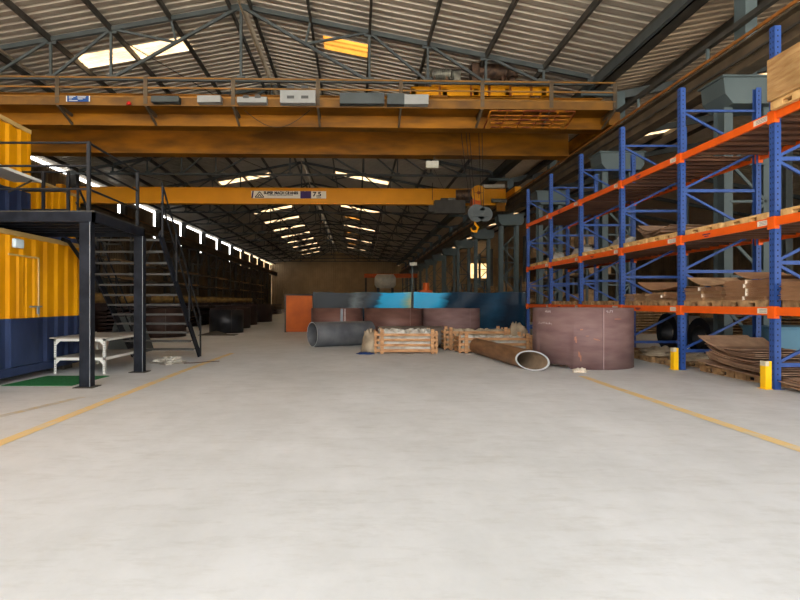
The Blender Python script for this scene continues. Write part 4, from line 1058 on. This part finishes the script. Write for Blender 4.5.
# dark arc-shaped tube over the container's far top corner
tag(MB().tube([(-6.45, 12.0, 2.93), (-6.4, 12.15, 2.9), (-6.38, 12.4, 2.72), (-6.36, 12.75, 2.45), (-6.36, 13.0, 2.1), (-6.36, 13.1, 1.3), (-6.36, 13.12, .05)], .045, 10).build('black_arc_tube', 'cable'), 'black tube arching over the far top corner of the lower container', 'hose')

# mezzanine platform
pf = thing('mezzanine_platform', 'black steel mezzanine platform on posts beside the containers at the left', 'platform', (-6, 11, 0))
PX0, PX1, PY0, PY1, PZ = -7.42, -4.72, 9.85, 12.2, 3.2
def post(x, y):
    o = MB().box(x-.1, x+.1, y-.1, y+.1, .012, PZ-.2).build('post', 'black_steel', pf, .012)
    MB().box(x+.092, x+.103, y-.103, y-.092, .02, PZ-.2).build('edge_sheen', 'post_edge', o)  # pale strip paints the bright sheen along the post corner
    MB().box(x-.18, x+.18, y-.18, y+.18, 0, .012).build('base_plate', 'steel_dark', o)
post(-4.91, 9.97); post(-4.79, 12.1)
MB().box(PX0, PX1, PY0, PY1, PZ-.02, PZ).build('deck', 'steel_dark', pf)
MB().box(PX0, PX1, PY0, PY0+.05, PZ-.2, PZ-.02).box(PX0, PX1, PY1-.05, PY1, PZ-.2, PZ-.02).box(PX1-.05, PX1, PY0, PY1, PZ-.2, PZ-.02).box(PX0, PX0+.05, PY0, PY1, PZ-.2, PZ-.02).build('edge_beam', 'black_steel', pf)
for k in range(5):
    y = PY0+.4+k*.4; MB().box(PX0, PX1-.05, y, y+.05, PZ-.14, PZ-.02).build('joist', 'black_steel', pf)
for z in (4.44, 4.02, 3.6):
    for a_, b_ in (((PX0, PY0+.06, z), (PX1-.13, PY0+.06, z)), ((PX1-.13, PY0+.06, z), (PX1-.13, PY1-.08, z)), ((PX0, PY1-.06, z), (-6.4, PY1-.06, z))):
        MB().tube([a_, b_], .022, 8).build('hand_rail', 'grey_rail', pf)
for (x, y) in ((PX1-.13, PY0+.06), (PX1-.13, PY1-.08), (-6.4, PY1-.06), (-6.95, PY1-.06), (-6.8, PY0+.06)):
    MB().box(x-.03, x+.03, y-.03, y+.03, PZ, 4.46).build('rail_post', 'grey_rail', pf)
# staircase
st = thing('steel_staircase', 'open black steel staircase going down from the mezzanine platform', 'staircase', (-5.4, 13.8, 0))
SX0, SX1, SY0, SY1 = -6.28, -4.42, 12.3, 15.4
for x in (SX0, SX1): MB().bar((x, SY0, PZ-.1), (x, SY1, .06), .04, .2).build('stringer', 'black_steel', st)
N_ = 12
for k in range(N_):
    z = PZ-(k+1)*PZ/(N_+1)+.02; y = SY0+.18+k*(SY1-SY0-.25)/N_
    MB().box(SX0+.02, SX1-.02, y-.13, y+.13, z-.02, z).box(SX0+.02, SX1-.02, y-.14, y-.13, z-.045, z+.005).build('tread', 'tread', st)
for x in (SX0-.02, SX1+.04):
    for dz in (1.05, .6):
        MB().tube([(x, SY0, PZ+dz), (x, SY1-.02, dz+.1)], .024, 8).build('hand_rail', 'grey_rail', st)
    for u in (0.02, .33, .66, .99):
        y = SY0+(SY1-SY0)*u; z = PZ-(PZ-.1)*u
        MB().box(x-.02, x+.02, y-.02, y+.02, max(z-.12, .02), z+1.05).build('rail_post', 'grey_rail', st)

# white table
tb_ = thing('work_table', 'white slotted-angle steel work table with lower shelf under the platform', 'table', (-5.9, 12.7, 0))
TX0, TX1, TY0, TY1 = -6.5, -5.4, 11.75, 13.7
MB().box(TX0-.08, TX1+.05, TY0-.03, TY1+.03, .76, .785).build('table_top', 'table_top', tb_)
for (x, sx) in ((TX0, 1), (TX1, -1)):
    for (y, sy) in ((TY0, 1), (TY1, -1)):
        mb = MB().box(min(x, x+sx*.05), max(x, x+sx*.05), min(y, y+sy*.004), max(y, y+sy*.004), 0, .76).box(min(x, x+sx*.004), max(x, x+sx*.004), min(y, y+sy*.05), max(y, y+sy*.05), 0, .76)
        for k in range(14):
            if sy > 0: mb.box(x+sx*.025-.008, x+sx*.025+.008, y-.001, y, .05+k*.05, .075+k*.05, 1)
            mb.box(*((x+.0, x+.001) if sx < 0 else (x-.001, x)), y+sy*.025-.008, y+sy*.025+.008, .05+k*.05, .075+k*.05, 1)
        mb.build('leg', ['white_paint', 'vent'], tb_)
for z in (.73, .32):
    mb = MB().box(TX0, TX1, TY0, TY0+.006, z-.025, z+.03).box(TX0, TX1, TY1-.006, TY1, z-.025, z+.03).box(TX1-.006, TX1, TY0, TY1, z-.025, z+.03).box(TX0, TX0+.006, TY0, TY1, z-.025, z+.03)
    for x, s_ in ((TX0+.05, 1), (TX1-.05, -1)): mb.add([(x, TY0-.001, z-.025), (x+s_*.08, TY0-.001, z-.025), (x, TY0-.001, z-.11)], [(0,1,2)])
    mb.build('frame_rail', 'white_paint', tb_)
MB().box(TX0+.01, TX1-.01, TY0+.01, TY1-.01, .345, .36).build('lower_shelf', 'table_top', tb_)
tag(MB().add([(-6.55, 10.08, .012), (-5.25, 10.08, .012), (-5.15, 11.4, .012), (-6.45, 11.42, .012), (-6.55, 10.08, 0), (-5.25, 10.08, 0), (-5.15, 11.4, 0), (-6.45, 11.42, 0)], [(0,1,2,3), (4,5,1,0), (5,6,2,1), (6,7,3,2), (7,4,0,3)]).build('green_mat', 'green'), 'green floor mat lying in front of the lower container', 'mat')

# dark clutter along the left wall
G = 'dark shell rings along the left side'
for k, (x, y, r, h, m, lab) in enumerate((
    (-6.6, 27.8, .85, 1.15, 'black_shell', 'black steel ring with a shiny front, nearest of the dark rings past the stairs'),
    (-7.6, 33, 1.2, 1.2, 'brown_shell', 'dark brown steel ring just behind the shiny black ring'),
    (-8.2, 37.5, 1.4, 1.3, 'brown_shell', 'dark brown steel ring, third along the left row'),
    (-8.3, 43.5, 1.6, 1.4, 'brown_shell', 'dark brown steel ring, fourth along the left row'),
    (-8.8, 24.6, 1.1, 1.25, 'brown_shell', 'dark brown steel ring seen through the staircase'),
    (-12.0, 22.0, 1.2, 1.3, 'black_shell', 'black steel ring against the left side behind the stairs'))):
    shell('steel_shell_ring', x, y, r, h, .03, [m], lab, G, seams=((300, .01, 'steel_dark'),))
tag(MB().box(-7.3, -5.6, 25.2, 26.0, 0, .03).add([(-7.3, 25.4, .03), (-5.8, 25.3, .03), (-6.6, 25.8, .2)], [(0,1,2)]).build('plate_offcut', 'steel_dark'), 'dark plate offcut lying on the floor before the black ring', 'steel plate')
for k in range(8):
    y = 30+k*6.0; x = -11.6+.1*(k % 3)
    t = thing('plate_stack', 'long stack of dark steel plates beside the left columns', 'plate stack', (x, y, 0), 'dark plate stacks along the left wall')
    mb = MB(); z = 0
    for q in range(7):
        mb.box(x-1.4+.05*(q % 2), x+1.4-.04*(q % 3), y-2.6, y+2.6, z+.02, z+.12); z += .19
    mb.build('plates', 'brown_shell', t)
for k in range(10):
    y = 24+k*5.0
    mb = MB(); mb.tube([(-14.6, y, 1.75), (-13.2, y+.4, 1.75)], .28, 16)
    mb.box(-14.7, -13.1, y-.3, y+.7, 0, 1.48)
    t = thing('sack_roll', 'yellow sack roll on a dark bench beside the left columns', 'sack', (-14, y, 0), 'yellow sack rolls along the left wall')
    MB().tube([(-14.6, y, 1.76), (-13.2, y+.4, 1.76)], .28, 16).build('roll', 'sack', t)
    MB().box(-14.7, -13.1, y-.3, y+.7, 0, 1.48).build('bench', 'brown_shell', t)
for k in range(12):
    y = 16+k*6.3
    t = thing('cantilever_stand', 'dark cantilever stand holding tan bars against the left wall', 'stand', (-15.9, y, 0), 'cantilever stands along the left wall')
    MB().box(-16.2, -16.0, y, y+.2, 0, 5.4).build('post', 'steel_dark', t)
    for z in (1.9, 3.0, 4.1, 5.2): MB().box(-16.0, -15.1, y, y+.12, z, z+.1).build('arm', 'steel_dark', t)
    mb = MB()
    for z in (2.0, 3.1, 4.2):
        for q in range(4): mb.box(-15.95+.2*q, -15.83+.2*q, y-.3, y+5.2, z+.0, z+.08+.03*(q % 2))
    mb.build('bars', 'wood_dark' if k % 2 else 'steel_brown', t)
# grey wedge piece by table, yellow panel far left
tag(MB().add([(-7.6, 16.6, 0), (-6.5, 16.6, 0), (-6.9, 16.6, 1.1), (-7.3, 16.6, 1.1), (-7.6, 17.6, 0), (-6.5, 17.6, 0), (-6.9, 17.6, 1.1), (-7.3, 17.6, 1.1)], [(0,1,2,3), (7,6,5,4), (0,4,5,1), (1,5,6,2), (2,6,7,3), (3,7,4,0)]).build('hopper', 'steel'), 'grey tapered steel hopper standing behind the white table', 'hopper')

# ------------------------------------------------------------------ light
w = bpy.data.worlds.new('World'); S.world = w; w.use_nodes = True
N = w.node_tree.nodes; L = w.node_tree.links; bg = N['Background']
tc = N.new('ShaderNodeTexCoord'); sp = N.new('ShaderNodeSeparateXYZ'); cr_ = N.new('ShaderNodeValToRGB')
L.new(tc.outputs['Generated'], sp.inputs[0]); L.new(sp.outputs['Z'], cr_.inputs['Fac']); L.new(cr_.outputs[0], bg.inputs['Color'])
cr_.color_ramp.elements[0].position = 0; cr_.color_ramp.elements[0].color = (1.0, .98, .94, 1)
cr_.color_ramp.elements[1].position = .35; cr_.color_ramp.elements[1].color = (.52, .545, .58, 1)
bg.inputs['Strength'].default_value = 4.9
sun = bpy.data.lights.new('sun', 'SUN'); sun.energy = 17; sun.angle = math.radians(2); sun.color = (1, .93, .82)
so = bpy.data.objects.new('sun', sun); COL.objects.link(so)
d = Vector((-.3, .5, -1.35)).normalized()       # travels forward into the hall, steeply down
so.rotation_euler = d.to_track_quat('-Z', 'Y').to_euler()

cam = bpy.data.cameras.new('camera'); co = bpy.data.objects.new('camera', cam); COL.objects.link(co)
co.location = (0, 0, EYE); co.rotation_euler = (PI/2, 0, 0)
cam.sensor_width = 36; cam.lens = F/800*36; cam.shift_x = (400-VX)/800; cam.shift_y = (VY-300)/800; cam.clip_end = 500
S.camera = co
S.view_settings.view_transform = 'Standard'; S.view_settings.look = 'None'; S.view_settings.gamma = 1; S.view_settings.exposure = 0.75
S.view_settings.use_curve_mapping = False
S.cycles.max_bounces = 10; S.cycles.diffuse_bounces = 6; S.cycles.use_denoising = True
S.cycles.sample_clamp_indirect = 8
